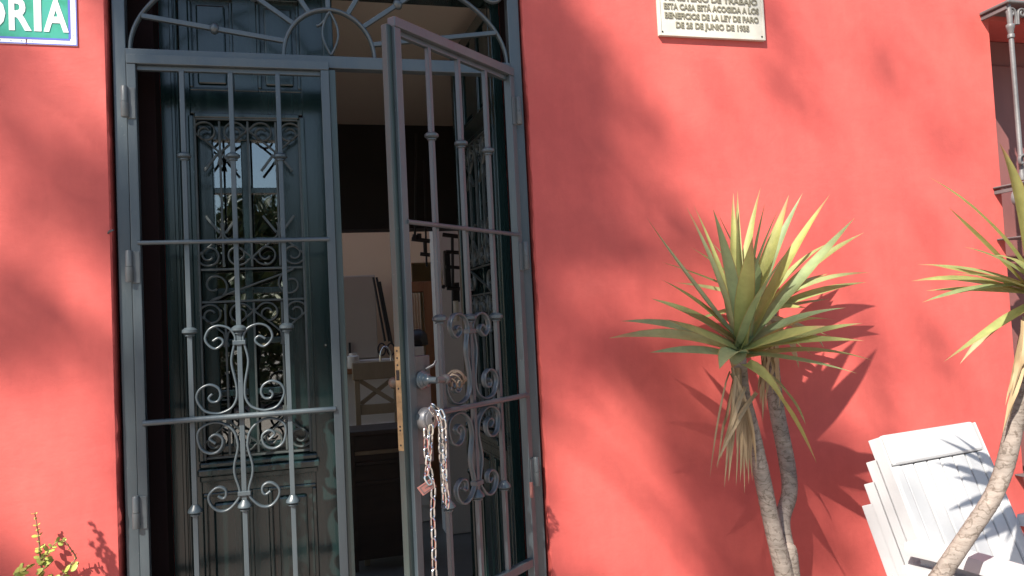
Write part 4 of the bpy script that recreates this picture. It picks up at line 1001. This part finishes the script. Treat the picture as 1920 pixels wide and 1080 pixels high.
# ================================================================== GARDEN TREES (shade the wall, mirrored in the panes)
def quad_leaf(s, p, size):
    n = Vector((random.gauss(0, 1), random.gauss(0, 1), random.gauss(0, 1))).normalized(); a = n.orthogonal().normalized()
    a.rotate(Euler((random.uniform(0, 6.28), 0, 0))) if False else None
    b2 = n.cross(a); ang = random.uniform(0, 6.28); e = a * math.cos(ang) + b2 * math.sin(ang); g2 = n.cross(e)
    s.add([p - e * size, p - g2 * size * .4 + n * size * .1, p + e * size, p + g2 * size * .4 + n * size * .1], [(0, 1, 2), (0, 2, 3)])
# where boughs stand between sun and wall: (px, py, rx, ry, tilt deg, weight), negative = gap
BOUGHS = [(308, 830, 42, 160, 0, 1.1), (185, 375, 135, 95, 0, .45), (60, 290, 120, 60, 30, .2), (85, 600, 160, 26, 46, .5), (-30, 480, 60, 60, 0, .1),  # first bough added to darken the left of the lower door
          (560, 60, 320, 300, 0, .9), (430, 390, 210, 130, 0, .9), (720, 360, 200, 290, 0, 1.2), (860, 800, 130, 420, 0, 1.2), (870, 250, 220, 420, 0, 1.2),
          (1080, 300, 180, 260, -15, .40), (1230, 400, 130, 130, 35, .26), (1210, 660, 150, 80, 12, .5), (1090, 660, 120, 45, 15, .3),
          (1330, 820, 170, 120, 20, .34), (1510, 930, 150, 170, 0, .42), (1380, 1010, 160, 120, 40, .4), (1000, 1020, 70, 60, 0, .3),
          (1560, 180, 190, 42, 28, .13), (1700, 130, 90, 45, 40, .08), (1660, 540, 100, 60, 0, .10), (1480, 30, 120, 45, 20, .2), (1740, 660, 80, 45, 30, .12), (1800, 250, 60, 60, 0, .06)]
GAPS = [(1095, 545, 115, 55, 18, -.36), (1105, 850, 95, 180, -30, -1.6), (1190, 1060, 100, 50, 20, -.35), (215, 150, 50, 120, 0, -1.0)]
def density(px, py):
    d = 0
    for cx, cy, rx, ry, tl, w_ in BOUGHS + GAPS:
        a = math.radians(tl); dx, dy = px - cx, py - cy
        u = (dx * math.cos(a) + dy * math.sin(a)) / rx; v = (-dx * math.sin(a) + dy * math.cos(a)) / ry
        q = u * u + v * v
        if q < 1.35: d += w_ * max(0, min(1, (1.35 - q) * 1.6)) if q < 1.35 else 0
    if px > 1150: d += .085 * max(0, math.sin(px * .0135 + py * .007) * math.sin(py * .0165 - px * .006 + .8)) + .04 * max(0, math.sin(px * .031 - py * .012) * math.sin(py * .037 + px * .008))
    d *= .82 + .42 * math.sin(px * .019 + py * .011) * math.sin(py * .023 - px * .009 + 1.1)
    return max(0, min(1.0, d))
tree_base = Vector((-8.0, -8.3, 0))
tr_ = thing('shade_tree', tree_base, 'tall leafy garden tree standing outside the left of the view', 'tree')
cr_ = MB(); random.seed(5)
cnt = 0; centres = []
for i in range(26000):
    px = random.uniform(-380, 2050); py = random.uniform(-420, 1350)
    dn = density(px, py)
    if not (0 <= px <= 1920) or py < -60 or py > 1130:
        dn = max(dn, .45 if (px < 1200 and (math.sin(px * .011) + math.sin(py * .013 + px * .004)) > .2) else .05)
    if random.random() < dn:
        t_ = random.uniform(12.0, 15.5)
        p = at(px, py) - SUN_TRAVEL * t_ + Vector((random.gauss(0, .03), random.gauss(0, .03), random.gauss(0, .03)))
        quad_leaf(cr_, p, random.uniform(.035, .07)); cnt += 1
        if cnt % 150 == 0 and px < 1150 and (px > 240 or py < 420): centres.append(p)
cr_.build('crown', 'tree_leaf', tr_)
top = at(760, 500) - SUN_TRAVEL * 13.5
tk = MB(); tk.tube(spline([tree_base, tree_base + Vector((.1, 0, 2.5)), tree_base + Vector((.25, .2, 5.0)), Vector((top.x - .2, top.y - .1, top.z - 1.0)), top], 6), [.22 - .17 * i / 24 for i in range(25)], 10)
tk.build('trunk', 'tree_bark', tr_, True)
for k, p in enumerate(centres[:11]):
    s0 = tree_base.lerp(Vector((top.x, top.y, top.z - .6)), random.uniform(.72, .95)); s0.z = min(s0.z, p.z - .2)
    MB().tube(spline([s0, (s0 + p) / 2 + Vector((0, 0, .25)), p], 6), [.028 - .018 * i / 12 for i in range(13)], 6).build('branch', 'tree_bark', tr_, True)
for a, b2, r in (((-20, 120), (215, 265), .012), ((0, 480), (260, 760), .016), ((1010, 770), (1330, 1080), .016), ((1005, 745), (1200, 860), .008), ((1180, 740), (1420, 830), .010)):
    p, q = at(*a) - SUN_TRAVEL * 10.6, at(*b2) - SUN_TRAVEL * 10.4
    MB().tube([p, (p + q) / 2 + Vector((.02, .02, .03)), q], [r, r, r * .6], 6).build('branch', 'tree_bark', tr_, True)

def garden_tree(loc, h, rx, n, label, seed):
    random.seed(seed)
    r = thing('garden_tree', loc, label, 'tree', 'trees across the garden')
    loc = Vector(loc)
    MB().tube(spline([loc, loc + Vector((.1, .05, h * .35)), loc + Vector((0, 0, h * .75))], 6), [.16 - .1 * i / 12 for i in range(13)], 8).build('trunk', 'tree_bark', r, True)
    c = MB(); lobes = [(Vector((random.gauss(0, .45) * rx, random.gauss(0, .45) * rx, h * random.uniform(.4, .95))), rx * random.uniform(.35, .6)) for _ in range(12)]
    for i in range(n):
        o_, rr = random.choice(lobes); v = Vector((random.gauss(0, 1), random.gauss(0, 1), random.gauss(0, 1))).normalized() * rr * random.random() ** .4
        quad_leaf(c, loc + o_ + v, random.uniform(.10, .2))
    c.build('crown', 'tree_leaf', r)
garden_tree((-1.6, -17, 0), 4.6, 1.8, 4200, 'round tree across the garden behind the camera', 1)
garden_tree((-4.6, -19, 0), 3.4, 2.0, 4200, 'low spreading tree across the garden behind the camera', 2)
garden_tree((2.0, -20, 0), 3.6, 2.2, 4200, 'broad bushy tree across the garden behind the camera', 3)
garden_tree((6.2, -16, 0), 5.2, 2.2, 4200, 'taller dark tree across the garden behind the camera', 4)
garden_tree((-8.5, -18, 0), 4.4, 2.2, 4200, 'dense dark tree far to the left behind the camera', 6)
hd_ = MB(); random.seed(9)
for i in range(30000): quad_leaf(hd_, Vector((random.uniform(-18, 18), -14.5 + random.gauss(0, .35), random.uniform(0, 2.4 + .4 * math.sin(i)))), random.uniform(.09, .17))
tag(hd_.build('hedge', 'tree_leaf'), 'long green hedge closing the garden behind the camera', 'hedge')
